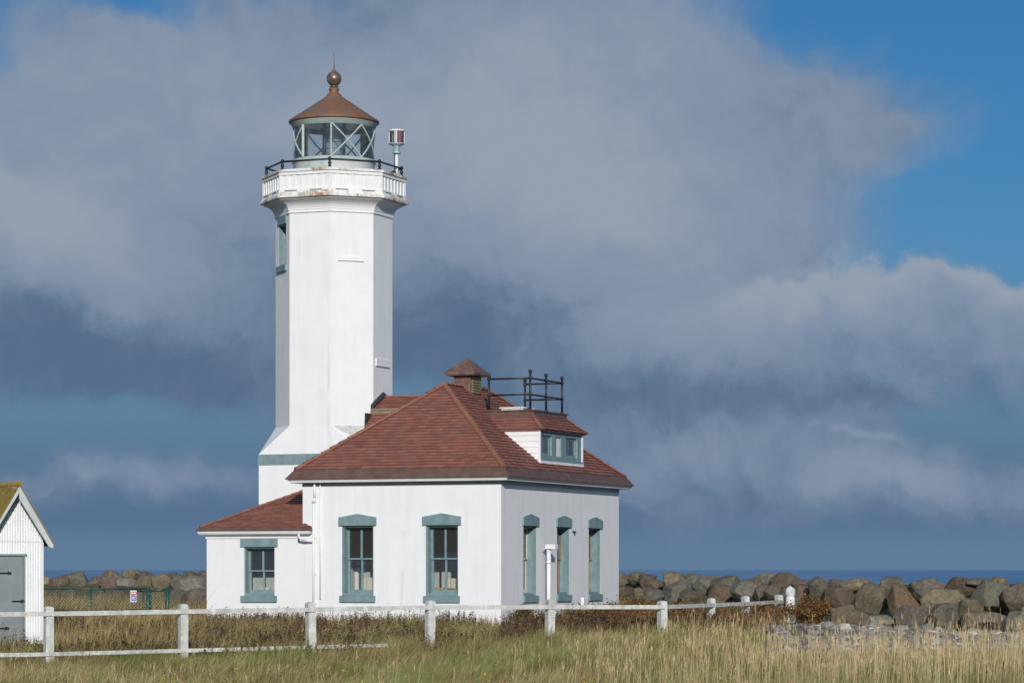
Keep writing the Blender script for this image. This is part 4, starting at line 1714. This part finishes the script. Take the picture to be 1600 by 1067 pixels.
# rubble core that the boulders lean on
M['core'] = m_core()
prof_n = 9
vs, fs = [], []
xs_ = list(np.arange(-30, 26, .4))
for i, xx in enumerate(xs_):
    yc = float(np.interp(xx, RX, RY))
    x2 = xx + .4
    yd = float(np.interp(x2, RX, RY))
    nn = Vector((-(yd - yc), .4)).normalized()
    if nn.y < 0:
        nn = -nn
    for j in range(prof_n):
        q = j / (prof_n - 1)
        hgt = -.6 + 1.72 * math.sin(math.pi * min(1, q * 1.1)) if q < .5 else -.6 + 1.72 * (1 - (q - .5) * .9)
        hgt += .16 * mnoise.noise(Vector((xx * 1.1, q * 5, 3))) + .10 * mnoise.noise(Vector((xx * 2.7, q * 9, 8)))
        dist = .15 + q * 3.4
        vs.append((xx + nn.x * dist, yc + nn.y * dist, hgt))
for i in range(len(xs_) - 1):
    for j in range(prof_n - 1):
        fs.append((i * prof_n + j, i * prof_n + j + 1, (i + 1) * prof_n + j + 1, (i + 1) * prof_n + j))
cb_ = MB()
cb_.mesh(vs, fs, True)
struct(cb_.build('rubble_bank', 'core'))

# ------------------------------------------------------------------ pebbles
def cloud_mesh(name, verts, faces, cols, mat, smooth=False):
    """verts (n,3), faces list of arrays of equal width, cols (n,3)"""
    me_ = bpy.data.meshes.new(name)
    nv = len(verts)
    me_.vertices.add(nv)
    me_.vertices.foreach_set('co', np.ascontiguousarray(verts, np.float32).ravel())
    loops = np.concatenate([f.ravel() for f in faces])
    tot = np.concatenate([np.full(len(f), f.shape[1]) for f in faces])
    start = np.concatenate([[0], np.cumsum(tot)[:-1]])
    me_.loops.add(len(loops))
    me_.loops.foreach_set('vertex_index', loops.astype(np.int32))
    me_.polygons.add(len(tot))
    me_.polygons.foreach_set('loop_start', start.astype(np.int32))
    if smooth:
        me_.polygons.foreach_set('use_smooth', np.ones(len(tot), bool))
    me_.update(calc_edges=True)
    at_ = me_.attributes.new('Col', 'FLOAT_COLOR', 'POINT')
    c4 = np.ones((nv, 4), np.float32)
    c4[:, :3] = cols
    at_.data.foreach_set('color', c4.ravel())
    me_.materials.append(M[mat])
    o_ = bpy.data.objects.new(name, me_)
    COL.objects.link(o_)
    return o_


bm = bmesh.new()
bmesh.ops.create_icosphere(bm, subdivisions=2, radius=1.0)
ICO_V = np.array([v.co[:] for v in bm.verts])
ICO_F = np.array([[v.index for v in f_.verts] for f_ in bm.faces])
bm.free()


def stones(n, size_fn, x, y, col):
    sz = size_fn(n)
    V = ICO_V[None] * (1 + .22 * rng.standard_normal((n, 1, 1)) * 0) * np.ones((n, 1, 1))
    # lumpy: random direction weights
    d = rng.standard_normal((n, 4, 3))
    d /= np.linalg.norm(d, axis=-1, keepdims=True)
    rad = 1 + .16 * np.einsum('nkd,vd->nvk', d, ICO_V).clip(-1, .6).sum(-1)
    V = V * rad[..., None]
    V = V * (sz[:, None] * np.stack([rng.uniform(.8, 1.3, n), rng.uniform(.8, 1.2, n), rng.uniform(.5, .85, n)], -1))[:, None, :]
    z = ground_z(x, y) + .03 + sz * .25
    V = V + np.stack([x, y, z], -1)[:, None]
    Fc = ICO_F[None] + (np.arange(n) * len(ICO_V))[:, None, None]
    C = np.repeat(col[:, None], len(ICO_V), 1)
    return V.reshape(-1, 3), Fc.reshape(-1, 3), C.reshape(-1, 3)


n = 5200
x = rng.uniform(5.5, 18, n * 2)
y = 61 + 18 * rng.random(n * 2) ** 1.0
ok = gravel_mask(x, y)
x, y = x[ok][:n], y[ok][:n]
n = len(x)
g0 = rng.uniform(.07, .28, n)
white = rng.random(n) < .06
g0 = np.where(white, rng.uniform(.40, .64, n), g0)
tint = np.stack([g0 * rng.uniform(.96, 1.10, n), g0, g0 * rng.uniform(.85, 1.02, n)], -1)
V, Fc, C = stones(n, lambda k: rng.gamma(3.0, .017, k) + .022, x, y, tint)
o_ = cloud_mesh('pebbles', V, [Fc], C, 'pebble', True)
tag(o_, 'grey and white pebbles strewn before the boulders', 'pebbles', kind='stuff')
WS = [(1321, 987, 15, 16, 'upright white stone', 'standing at the left end of the gravel'), (1455, 991, 15, 9, 'flat white stone', 'lying below the mauve boulder'), (1468, 990, 9, 7, 'small round white stone', 'lying just right of the flat white stone'),
      (1520, 992, 13, 10, 'rounded white stone', 'lying below the pinkish boulder'), (1539, 994, 14, 11, 'sandy yellow stone', 'lying on the gravel beside the rounded white stone'), (1490, 992, 10, 6, 'thin white stone', 'lying midway along the foot of the boulders'),
      (1566, 994, 12, 9, 'grey stone', 'lying on the gravel near the right edge'), (1422, 990, 11, 7, 'pale grey stone', 'lying below the pale grey boulder')]
for k, (px, py, w_, h_, what, wh) in enumerate(WS):
    Z = float(np.interp(px, [1300, 1600], [74.6, 70.6]))
    p = at(px, py, Z)
    s = Z / F * .5
    me_ = boulder_mesh(900 + k, w_ * s * 1.1, w_ * s, h_ * s * 1.15, 13)
    me_.name = 'beach_stone'
    o_ = bpy.data.objects.new('beach_stone', me_)
    COL.objects.link(o_)
    g_ = gz(p.x, p.y) + .03
    o_.location = (p.x, p.y, max(g_ + h_ * s * .6, p.z))
    o_.color = {'s': (.42, .31, .16, 1), 'g': (.2, .2, .19, 1), 'p': (.4, .4, .38, 1)}.get(what[0] if what.split()[0] in ('sandy', 'grey', 'pale') else 'w', (.66, .65, .62, 1))
    tag(o_, f'{what} {wh}', 'stone', 'loose stones on the gravel')


# ------------------------------------------------------------------ grass and weeds
def vnoise(x, y, s, seed=0):
    r = np.random.default_rng(seed)
    tab = r.random((64, 64))
    u, v = x / s, y / s
    i, j = np.floor(u).astype(int), np.floor(v).astype(int)
    a, b_ = u - i, v - j
    a, b_ = a * a * (3 - 2 * a), b_ * b_ * (3 - 2 * b_)
    T = lambda p, q: tab[p % 64, q % 64]
    return (T(i, j) * (1 - a) + T(i + 1, j) * a) * (1 - b_) + (T(i, j + 1) * (1 - a) + T(i + 1, j + 1) * a) * b_


def blocked(x, y):
    """inside a building, on gravel, or under the boulders"""
    dx, dy = x - CORNER.x, y - CORNER.y
    lx, ly = dx * CA - dy * SA, dx * SA + dy * CA
    ins = (lx > -HW - .1) & (lx < .08) & (ly > -.08) & (ly < HD + .1)
    ins |= (lx > AX0 - .1) & (lx < -HW + .2) & (ly > -.08) & (ly < 6.8)
    sx_, sy_ = x + 12.45, y - 71.12
    c, s = math.cos(SG), math.sin(SG)
    ins |= (abs(sx_ * c + sy_ * s) < .85) & (-sx_ * s + sy_ * c > -.08) & (-sx_ * s + sy_ * c < DEP + .2)
    return ins


def blades(x, y, h, lean, az, wd, cb, ct, curve=.5, z=None):
    n = len(x)
    z = ground_z(x, y) if z is None else z
    base = np.stack([x, y, z - .02], -1)
    d = np.stack([np.cos(az), np.sin(az), np.zeros(n)], -1)
    yaw = rng.uniform(-.9, .9, n)
    wv = np.stack([np.cos(yaw), np.sin(yaw), np.zeros(n)], -1) * wd[:, None] * .5
    hz = h[:, None] * np.array([[0, 0, 1.0]])
    mid = base + hz * .55 + d * (lean * h * .25)[:, None]
    tip = base + hz * (1 - .15 * lean[:, None]) + d * (lean * h * (.55 + curve * .4))[:, None]
    V = np.stack([base - wv, base + wv, mid - wv * .8, mid + wv * .8, tip], 1)
    k = (np.arange(n) * 5)[:, None]
    Q = np.array([[0, 1, 3, 2]]) + k
    T = np.array([[2, 3, 4]]) + k
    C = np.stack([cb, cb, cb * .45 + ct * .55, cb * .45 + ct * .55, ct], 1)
    return V.reshape(-1, 3), Q, T, C.reshape(-1, 3)


def pick(cols, p, n):
    cols = np.array(cols)
    c = cols[rng.choice(len(cols), n, p=p)]
    return c * rng.uniform(.75, 1.25, (n, 1)) * rng.uniform(.94, 1.06, (n, 3))


GREENS = [(.070, .105, .022), (.105, .135, .032), (.145, .150, .045), (.055, .080, .022)]
TANS = [(.37, .29, .150), (.30, .225, .11), (.22, .155, .075), (.44, .36, .21)]


def spread(n, y0, y1, pxa=-40, pxb=1640, pw=1.0):
    y = y0 + (y1 - y0) * rng.random(n) ** pw
    px = rng.uniform(pxa, pxb, n)
    return (px - 800) / F * y, y, px


# 1 meadow grass, green below and dry above
N1 = 365000
x, y, px = spread(N1, 41, 84, -240, 1840, 1.15)
pn = .55 * vnoise(x + 100, y * .35 + 50, 1.5, 1) + .45 * vnoise(x + 100, y * .4 + 50, .5, 2)
keep = ~blocked(x, y)
gm = gravel_mask(x, y)
keep &= ~gm | (rng.random(N1) < .03)
x, y, px, pn = x[keep], y[keep], px[keep], pn[keep]
n = len(x)
dry = np.clip(.42 - .10 * sstep(px, 700, 1100) + 1.8 * (pn - .5), .05, .88)
isdry = rng.random(n) < dry
cb = pick(GREENS, [.3, .35, .2, .15], n)
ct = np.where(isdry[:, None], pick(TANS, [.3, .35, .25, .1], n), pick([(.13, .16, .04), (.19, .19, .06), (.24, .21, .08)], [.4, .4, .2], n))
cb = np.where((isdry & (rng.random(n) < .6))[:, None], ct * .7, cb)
h = rng.gamma(6, .041, n) * (.55 + .9 * vnoise(x + 31, y * .5 + 77, .55, 21)) + .03
h *= np.interp(y, [41, 60, 66, 70, 84], [1.05, 1.0, .82, .85, .8])
h *= np.where((px > 1180) & (y > 51), .5, 1.0) * np.where((px > 760) & (y > 72), .6, 1.0)
cb, ct = cb * 1.35, ct * 1.22
dk = (vnoise(x + 9, y * .35 + 15, 1.1, 33) > .54) & (rng.random(n) < .6)
cb = np.where(dk[:, None], cb * .55, cb)
ct = np.where(dk[:, None], ct * np.array([.62, .52, .45]), ct)
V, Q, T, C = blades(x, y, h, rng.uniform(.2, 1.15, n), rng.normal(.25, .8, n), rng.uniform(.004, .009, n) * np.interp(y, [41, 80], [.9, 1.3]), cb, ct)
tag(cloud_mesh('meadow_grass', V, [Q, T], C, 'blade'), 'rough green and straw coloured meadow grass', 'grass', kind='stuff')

# 2 tall dry stalks, thick at the right foreground
N2 = 3000
y = 41 + 20 * rng.random(N2)
px = np.where(rng.random(N2) < .8, rng.triangular(800, 1640, 1680, N2), rng.uniform(-60, 1660, N2))
x = (px - 800) / F * y
keep = (vnoise(x + 40, y + 9, .7, 5) > .34) & ~((px > 1230) & (y > 56))
x, y, px = x[keep], y[keep], px[keep]
n = len(x)
h = rng.normal(.86, .24, n).clip(.3, 1.45) * np.interp(px, [500, 1100, 1600], [.72, .95, 1.05])
ct = pick([(.46, .36, .19), (.40, .30, .15), (.54, .44, .26)], [.45, .35, .2], n)
V, Q, T, C = blades(x, y, h, rng.uniform(.02, .28, n), rng.normal(.2, 1.4, n), rng.uniform(.006, .011, n), ct * .7, ct, .2)
# a few narrow seed spikes near the tips
m5 = 5
xs_ = np.repeat(x, m5) + rng.normal(0, .012, n * m5)
tipz = np.repeat(ground_z(x, y) + h * .84, m5) + rng.uniform(-.12, .03, n * m5)
V2, Q2, T2, C2 = blades(xs_ + np.repeat(rng.normal(0, .02, n), m5), np.repeat(y, m5), rng.uniform(.05, .12, n * m5), rng.uniform(.05, .3, n * m5), rng.normal(0, 2, n * m5), rng.uniform(.004, .008, n * m5), np.repeat(ct, m5, 0), np.repeat(ct, m5, 0) * 1.05, z=tipz)
kk_ = len(V)
tag(cloud_mesh('dry_grass_stalks', np.concatenate([V, V2]), [np.concatenate([Q, Q2 + kk_]), np.concatenate([T, T2 + kk_])], np.concatenate([C, C2]), 'blade'),
    'tall dry straw coloured grass stalks in the foreground', 'grass', kind='stuff')

# 3 dry brown grass behind the fence and out to the boulders
N3 = 125000
x, y, px = spread(N3, 69, 122, -240, 1330)
keep = ~blocked(x, y) & ~gravel_mask(x, y) & (y < np.interp(x, RX, RY) - .2) & ((px < 330) | (px > 955) | (y < 86))
keep &= ~((px > 900) & (y < 74))
x, y, px = x[keep], y[keep], px[keep]
n = len(x)
pn = vnoise(x + 70, y * .5 + 20, 1.1, 8)
ct = pick(TANS + [(.13, .075, .035), (.20, .10, .035), (.11, .12, .035)], [.26, .26, .14, .08, .10, .07, .09], n)
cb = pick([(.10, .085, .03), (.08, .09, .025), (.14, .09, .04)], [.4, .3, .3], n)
h = rng.gamma(9, .042, n) * (.55 + .8 * pn) * np.where(px < 330, 1.15, 1.0)
h = h * np.where((px > 330) & (px < 960), .72, 1.0) * np.where((px < 330) & (y > 80) & (y < 94), .55, 1.0)
h = h * np.where((px > 255) & (px < 340) & (y > 84), .45, 1.0)
fr_k = np.where((px > 300) & (px < 960), .80, 1.0)[:, None]
ct, cb = ct * 1.3 * fr_k, cb * 1.25 * fr_k
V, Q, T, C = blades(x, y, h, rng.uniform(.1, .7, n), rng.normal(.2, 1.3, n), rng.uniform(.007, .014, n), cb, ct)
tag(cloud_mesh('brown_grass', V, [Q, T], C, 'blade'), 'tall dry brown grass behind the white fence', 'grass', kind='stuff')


# 4 dark seeding weeds along the house wall and fence
def weeds(x, y, h, cstem, chead, heads=26, hs=(.012, .03), frac=.55, splay=.13):
    n = len(x)
    z = ground_z(x, y)
    az = rng.uniform(0, 6.28, n)
    lean = rng.uniform(.02, .25, n)
    V, Q, T, C = blades(x, y, h, lean, az, rng.uniform(.008, .014, n), cstem, cstem, .1)
    m = heads
    N = n * m
    t = rng.uniform(1 - frac, 1.03, N)
    hh = np.repeat(h, m)
    bx = np.repeat(x, m) + np.cos(np.repeat(az, m)) * np.repeat(lean, m) * hh * t * t * .6
    by = np.repeat(y, m) + np.sin(np.repeat(az, m)) * np.repeat(lean, m) * hh * t * t * .6
    rad = splay * hh * (1.15 - .55 * t) * np.sqrt(rng.random(N))
    ang = rng.uniform(0, 6.28, N)
    c = np.stack([bx + rad * np.cos(ang), by + rad * np.sin(ang), np.repeat(z, m) + hh * t * .96], -1)
    s = rng.uniform(hs[0], hs[1], N)
    a = rng.standard_normal((N, 3))
    a /= np.linalg.norm(a, axis=-1, keepdims=True)
    b_ = np.cross(a, rng.standard_normal((N, 3)))
    b_ /= np.linalg.norm(b_, axis=-1, keepdims=True)
    V2 = np.stack([c - a * s[:, None], c - b_ * s[:, None] * .7, c + a * s[:, None], c + b_ * s[:, None] * .7], 1).reshape(-1, 3)
    Q2 = (np.array([[0, 1, 2, 3]]) + (np.arange(N) * 4)[:, None]) + len(V)
    C2 = np.repeat(np.repeat(chead, m, 0) * rng.uniform(.6, 1.4, (N, 1)), 4, 0)
    return np.concatenate([V, V2]), np.concatenate([Q, Q2]), T, np.concatenate([C, C2])


N4 = 7600
y = 67 + 14.5 * rng.random(N4)
px = np.where(rng.random(N4) < .72, rng.uniform(-40, 1010, N4), rng.uniform(780, 1260, N4))
y = np.where(px > 960, y + 2.5, y)
x = (px - 800) / F * y
keep = ~blocked(x, y) & ~gravel_mask(x, y) & (vnoise(x + 15, y * .6 + 30, .8, 12) > .44) & (y > 68 + 5 * sstep(px, 600, 1000))
x, y, px = x[keep], y[keep], px[keep]
n = len(x)
h = rng.normal(.38, .11, n).clip(.15, .85) * np.interp(y, [67, 72, 81], [.85, 1.05, 1.0])
ch = pick([(.055, .028, .022), (.095, .046, .032), (.15, .075, .04), (.14, .105, .045)], [.38, .36, .16, .10], n)
V, Q, T, C = weeds(x, y, h, pick([(.12, .07, .045), (.13, .115, .05)], [.5, .5], n), ch, 18, (.010, .024))
tag(cloud_mesh('seeding_weeds', V, [Q, T], C, 'blade'), 'dark brown seeding weeds along the foot of the house wall', 'weeds', kind='stuff')
N5 = 2000
y = 42 + 24 * rng.random(N5)
px = np.where(rng.random(N5) < .75, rng.uniform(-40, 900, N5), rng.uniform(900, 1300, N5))
x = (px - 800) / F * y
keep = vnoise(x + 11, y * .5 + 3, .9, 14) > .56
x, y, px = x[keep], y[keep], px[keep]
n = len(x)
h = rng.normal(.36, .09, n).clip(.15, .6)
V, Q, T, C = weeds(x, y, h, pick([(.12, .07, .04), (.12, .11, .04)], [.5, .5], n), pick([(.13, .065, .04), (.20, .11, .06), (.22, .17, .07), (.55, .40, .03)], [.42, .34, .2, .04], n), 22, (.008, .02))
tag(cloud_mesh('foreground_weeds', V, [Q, T], C, 'blade'), 'reddish brown weeds scattered through the foreground grass', 'weeds', kind='stuff')


# scrubby rust coloured herbs along the bend of the fence
N6 = 2600
y = 75.5 + 9.5 * rng.random(N6)
px = rng.uniform(880, 1250, N6)
x = (px - 800) / F * y
keep = ~blocked(x, y) & ~gravel_mask(x, y) & (vnoise(x + 5, y * .6 + 8, .9, 41) > .36)
x, y, px = x[keep], y[keep], px[keep]
n = len(x)
h = rng.normal(.42, .12, n).clip(.15, .8)
V, Q, T, C = weeds(x, y, h, pick([(.12, .07, .04), (.10, .10, .035)], [.6, .4], n), pick([(.155, .075, .034), (.22, .115, .042), (.10, .052, .03), (.11, .11, .035)], [.34, .24, .26, .16], n), 22, (.014, .034), .8, .22)
tag(cloud_mesh('rust_herbs', V, [Q, T], C, 'blade'), 'rust coloured herbs growing along the bend of the fence', 'weeds', kind='stuff')


# 5 shrubs one can tell apart
def shrub(name, label, px, Z, wpx, top_y, cols, probs, nl=2600, seed=1, group='shrubs along the fence'):
    r = np.random.default_rng(seed)
    s = Z / F
    cx, cy = (px - 800) * s, Z
    g_ = gz(cx, cy)
    H = (EYE + (890 - top_y) * s - g_) * 1.12
    Wm = wpx * s / 2
    root = thing(name, label, 'shrub', (cx, cy, g_), 0, group)
    br = MB()
    rr = random.Random(seed)
    tips = []
    nb_ = 22
    for k in range(nb_):
        a = rr.uniform(0, 6.28)
        q = math.sqrt(rr.random())
        ex, ey = q * math.cos(a) * Wm, q * math.sin(a) * Wm * .8
        ht = H * (1 - .45 * q * q) * rr.uniform(.65, 1.0)
        mid_ = Vector((ex * .35, ey * .35, ht * .55))
        tip = Vector((ex, ey, ht))
        br.tube((ex * .08, ey * .08, -.05), mid_, .014, .010, 5, False)
        br.tube(mid_, tip, .010, .004, 5, False)
        tips += [(mid_.lerp(tip, t), t) for t in (.1, .3, .5, .7, .85, 1.0)] + [(Vector((ex * .08, ey * .08, 0)).lerp(mid_, t), 0) for t in (.45, .8)]
    br.build('branches', painted('twig_bark', (.10, .06, .04), .8, .3, 9), root)
    tp = np.array([t[0][:] for t in tips])
    idx = r.integers(0, len(tp), nl)
    c = tp[idx] + r.normal(0, 1, (nl, 3)) * np.array([.085, .085, .06]) * (.6 + Wm * .5)
    c[:, 2] = np.abs(c[:, 2])
    cl_col = np.array(cols)[r.choice(len(cols), len(tp), p=probs)][idx]
    mixc = np.where(r.random((nl, 1)) < .7, cl_col, np.array(cols)[r.choice(len(cols), nl, p=probs)])
    mixc = mixc * r.uniform(.65, 1.35, (nl, 1))
    sz = r.uniform(.016, .042, nl)
    a = r.standard_normal((nl, 3))
    a /= np.linalg.norm(a, axis=-1, keepdims=True)
    b2 = np.cross(a, r.standard_normal((nl, 3)))
    b2 /= np.linalg.norm(b2, axis=-1, keepdims=True)
    V = np.stack([c - a * sz[:, None], c - b2 * sz[:, None] * .55, c + a * sz[:, None], c + b2 * sz[:, None] * .55], 1).reshape(-1, 3)
    Q = np.array([[0, 1, 2, 3]]) + (np.arange(nl) * 4)[:, None]
    o_ = cloud_mesh('foliage', V, [Q], np.repeat(mixc, 4, 0), 'blade')
    o_.parent = root
    return root


RUST = [(.165, .078, .030), (.22, .115, .040), (.11, .056, .026), (.10, .095, .03), (.27, .18, .055)]
shrub('rust_shrub', 'large rusty orange shrub in front of the peeling gate post', 1266, 81.0, 112, 930, RUST, [.3, .25, .22, .13, .1], 7000, 1)
shrub('rust_shrub', 'rusty brown shrub between the last two slim fence posts', 1200, 84.0, 70, 941, RUST, [.3, .2, .3, .15, .05], 3200, 2)
shrub('rust_shrub', 'brown shrub behind the fence just left of the shorter second bend post', 1072, 80.5, 76, 943, RUST, [.25, .15, .4, .15, .05], 3200, 3)
shrub('rust_shrub', 'mixed rust and olive shrub at the far right corner of the house', 985, 84.5, 96, 932, RUST, [.26, .22, .2, .22, .1], 4600, 4)
shrub('rust_shrub', 'olive green shrub beside the slim post right of the fence bend', 1140, 82.5, 70, 944, [(.10, .11, .03), (.16, .15, .04), (.2, .1, .03)], [.5, .3, .2], 2600, 5)
shrub('yellow_shrub', 'yellowish brown weedy shrub by the near corner of the house', 822, 78.4, 60, 948, [(.22, .17, .05), (.13, .10, .035), (.15, .07, .03), (.09, .1, .03)], [.35, .3, .2, .15], 2200, 6)
shrub('rust_shrub', 'low brown shrub under the fence rail before the right hand windows', 935, 79.5, 100, 950, RUST, [.22, .12, .42, .16, .08], 3400, 7)

# ------------------------------------------------------------------ light: sky, clouds and one sun
SUN_EL = R(19.5)
sun = bpy.data.lights.new('sun', 'SUN')
sun.energy = 3.45
sun.angle = R(.5)
sun.color = (1.0, .965, .92)
so = bpy.data.objects.new('sun', sun)
COL.objects.link(so)
so.rotation_euler = (R(90) - SUN_EL, 0, R(4.0))        # shines along +Y and down
wd = bpy.data.worlds.new('World')
scene.world = wd
wd.use_nodes = True
nt = wd.node_tree
nt.nodes.clear()
t = NT(nt)
out = t.node('ShaderNodeOutputWorld')
sky = t.node('ShaderNodeTexSky')
sky.sky_type = 'NISHITA'
sky.sun_disc = False
sky.sun_elevation = SUN_EL
sky.sun_rotation = R(176)
sky.air_density = 1.0
sky.dust_density = .3
sky.ozone_density = 6.0
gen = t.node('ShaderNodeTexCoord').outputs['Generated']
sp_ = t.node('ShaderNodeSeparateXYZ')
t.put(sp_.inputs[0], gen)
az = t.math('ARCTAN2', sp_.outputs[0], sp_.outputs[1])
el = t.math('ARCSINE', sp_.outputs[2])
S = t.math('DIVIDE', az, .18)
T_ = t.math('DIVIDE', el, .2)
cv = t.node('ShaderNodeCombineXYZ')
t.put(cv.inputs[0], S)
t.put(cv.inputs[1], T_)
P0 = cv.outputs[0]
# wind-torn edges: push the positions about with noise
wn = t.node('ShaderNodeTexNoise')
t.put(wn.inputs['Vector'], P0)
wn.inputs['Scale'].default_value = 2.6
wn.inputs['Detail'].default_value = 7
wn.inputs['Roughness'].default_value = .58
wv = t.vmath('SUBTRACT', wn.outputs['Color'], (.5, .5, .5))
P1 = t.vmath('ADD', P0, t.vmath('MULTIPLY', wv, (.34, .26, 0)))
s1 = t.node('ShaderNodeSeparateXYZ')
t.put(s1.inputs[0], P1)
PX, PY = s1.outputs[0], s1.outputs[1]


def blob(px, py, rx_, ry_, amp=1.0, rot=0.0):
    """soft ellipse in the sky; px, py, rx_, ry_ in photo pixels -> bearings"""
    s0, t0 = (px - 800) / 800, (890 - py) / 890
    a, b_ = rx_ / 800, ry_ / 890
    dx = t.math('SUBTRACT', PX, s0)
    dy = t.math('SUBTRACT', PY, t0)
    if rot:
        c, s = math.cos(R(rot)), math.sin(R(rot))
        dx, dy = (t.math('ADD', t.math('MULTIPLY', dx, c), t.math('MULTIPLY', dy, s)),
                  t.math('SUBTRACT', t.math('MULTIPLY', dy, c), t.math('MULTIPLY', dx, s)))
    q = t.math('ADD', t.math('POWER', t.math('ABSOLUTE', t.math('DIVIDE', dx, a)), 2.0), t.math('POWER', t.math('ABSOLUTE', t.math('DIVIDE', dy, b_)), 2.0))
    return t.math('MULTIPLY', t.math('EXPONENT', t.math('MULTIPLY', q, -1.0)), amp)


def total(lst):
    r_ = lst[0]
    for q in lst[1:]:
        r_ = t.math('ADD', r_, q)
    return r_


n_big = t.noise(P1, 2.2, 7, .58)
n_fine = t.noise(P1, 5.2, 6, .54)
# billows: the same noise a little higher up, so that rounded tops catch the light
P2 = t.vmath('ADD', P1, (.02, .055, 0))
rel1 = t.math('SUBTRACT', n_big, t.noise(P2, 2.2, 7, .58))
P3 = t.vmath('ADD', P1, (.01, .022, 0))
rel2 = t.math('SUBTRACT', n_fine, t.noise(P3, 5.2, 6, .54))
dens = total([blob(300, 260, 640, 270, 1.5), blob(880, 230, 300, 270, 1.25, -20), blob(1130, 180, 230, 95, .62, -18), blob(1340, 175, 190, 62, .55, -8), blob(1060, 470, 260, 150, 1.0),
              blob(1050, 760, 420, 80, .55), blob(1230, 630, 380, 60, .75), blob(300, 540, 420, 90, 1.0), blob(200, 745, 360, 50, .5), blob(1500, 740, 300, 70, .45),
              blob(230, 20, 120, 40, -.5, -18), blob(20, 110, 60, 60, -.4), blob(200, 655, 300, 45, -.32), blob(1480, 660, 200, 30, -.5)])
veil = t.ramp(T_, .12, .80, 1.0, 0.0)
D = t.ramp(t.math('ADD', dens, t.math('MULTIPLY_ADD', n_fine, 1.0, -.5)), .10, .80)
# the cloud bank low on the right, with a crisp lumpy top
hn = t.noise(P0, 5.6, 6, .56)
edge = t.math('MULTIPLY_ADD', hn, .22, .412)
edge = t.math('ADD', edge, t.math('MULTIPLY', blob(1420, 500, 130, 400, 1.0), .035))
dep = t.math('SUBTRACT', edge, T_)
bank = t.math('MULTIPLY', t.ramp(dep, -.006, .035), t.ramp(PX, .30, .56))
bank = t.math('MULTIPLY', bank, t.ramp(PY, .26, .36))
D = t.math('MAXIMUM', D, t.math('MULTIPLY', bank, .95))
# elsewhere (overhead, behind the camera) unseen cloud from noise, kept bright as ambient fill
away = t.ramp(t.math('ABSOLUTE', S), 1.6, 2.6)
away = t.math('MAXIMUM', away, t.ramp(T_, 1.5, 2.4))
gn = t.noise(gen, 2.3, 6, .55)
D2 = t.ramp(gn, .50, .66)
D = t.math('ADD', t.math('MULTIPLY', D, t.math('SUBTRACT', 1.0, away)), t.math('MULTIPLY', D2, away))
light = total([blob(80, 370, 230, 90, .62, -25), blob(420, 170, 440, 120, .50, -10), blob(860, 220, 240, 180, .48), blob(945, 315, 70, 50, .3), blob(970, 60, 180, 70, .28), blob(250, 300, 240, 90, .25),
               blob(1000, 540, 120, 60, .32), blob(1080, 500, 100, 40, .2), blob(1080, 690, 110, 50, .25), blob(1370, 750, 130, 28, .28), blob(1350, 687, 60, 8, .3, -4), blob(330, 750, 220, 30, .2),
               blob(230, 575, 330, 85, -.36), blob(760, 520, 300, 100, -.22), blob(1150, 620, 300, 40, -.2), blob(1220, 200, 190, 150, .22), blob(1150, 385, 210, 110, .20), blob(880, 430, 240, 90, .10)])
bl = t.math('MULTIPLY', bank, t.math('ADD', t.ramp(dep, .0, .16, .72, .08), .0))
light = t.math('ADD', light, bl)
B = t.math('ADD', t.math('ADD', light, .30), t.math('MULTIPLY_ADD', n_big, .55, -.275))
B = t.math('ADD', B, t.math('MULTIPLY_ADD', n_fine, .22, -.11))
B = t.math('ADD', B, t.math('ADD', t.math('MULTIPLY', rel1, .75), t.math('MULTIPLY', rel2, .45)))
B = t.math('MULTIPLY', t.math('MAXIMUM', B, 0.0), 1.0, clamp=True)
ccol = t.mix(t.ramp(B, 0, .55), (.092, .156, .252), (.215, .280, .390))
ccol = t.mix(t.ramp(B, .45, 1.05), ccol, (.300, .355, .430))
awayc = t.mix(t.ramp(gn, .5, .8), (.62, .68, .75), (1.0, 1.0, 1.03))
ccol = t.mix(away, ccol, awayc)
bg1 = t.node('ShaderNodeBackground')
t.put(bg1.inputs[0], t.mul(sky.outputs[0], (.37, .71, .87)))
bg1.inputs[1].default_value = .07
bg2 = t.node('ShaderNodeBackground')
t.put(bg2.inputs[0], ccol)
bg2.inputs[1].default_value = 1.0
mx = t.node('ShaderNodeMixShader')
t.put(mx.inputs[0], D)
bg3 = t.node('ShaderNodeBackground')
t.put(bg3.inputs[0], t.mix(t.ramp(T_, .12, .30), t.mix(t.ramp(T_, .03, .10), (.117, .200, .318), (.096, .168, .280)), t.mix(t.ramp(T_, .35, .6), (.115, .206, .322), (.116, .230, .420))))
mv = t.node('ShaderNodeMixShader')
t.put(mv.inputs[0], veil)
nt.links.new(bg1.outputs[0], mv.inputs[1])
nt.links.new(bg3.outputs[0], mv.inputs[2])
nt.links.new(mv.outputs[0], mx.inputs[1])
nt.links.new(bg2.outputs[0], mx.inputs[2])
nt.links.new(mx.outputs[0], out.inputs[0])

# ------------------------------------------------------------------ render settings
vs_ = scene.view_settings
vs_.view_transform = 'Standard'
vs_.look = 'None'
vs_.exposure = 0
vs_.gamma = 1
scene.render.engine = 'CYCLES'
scene.cycles.max_bounces = 8
scene.cycles.transparent_max_bounces = 12
scene.cycles.use_denoising = True
scene.cycles.use_adaptive_sampling = False
scene.cycles.denoiser = 'OPENIMAGEDENOISE'
scene.cycles.denoising_input_passes = 'RGB_ALBEDO_NORMAL'
scene.cycles.denoising_prefilter = 'ACCURATE'
scene.cycles.sample_clamp_indirect = 4
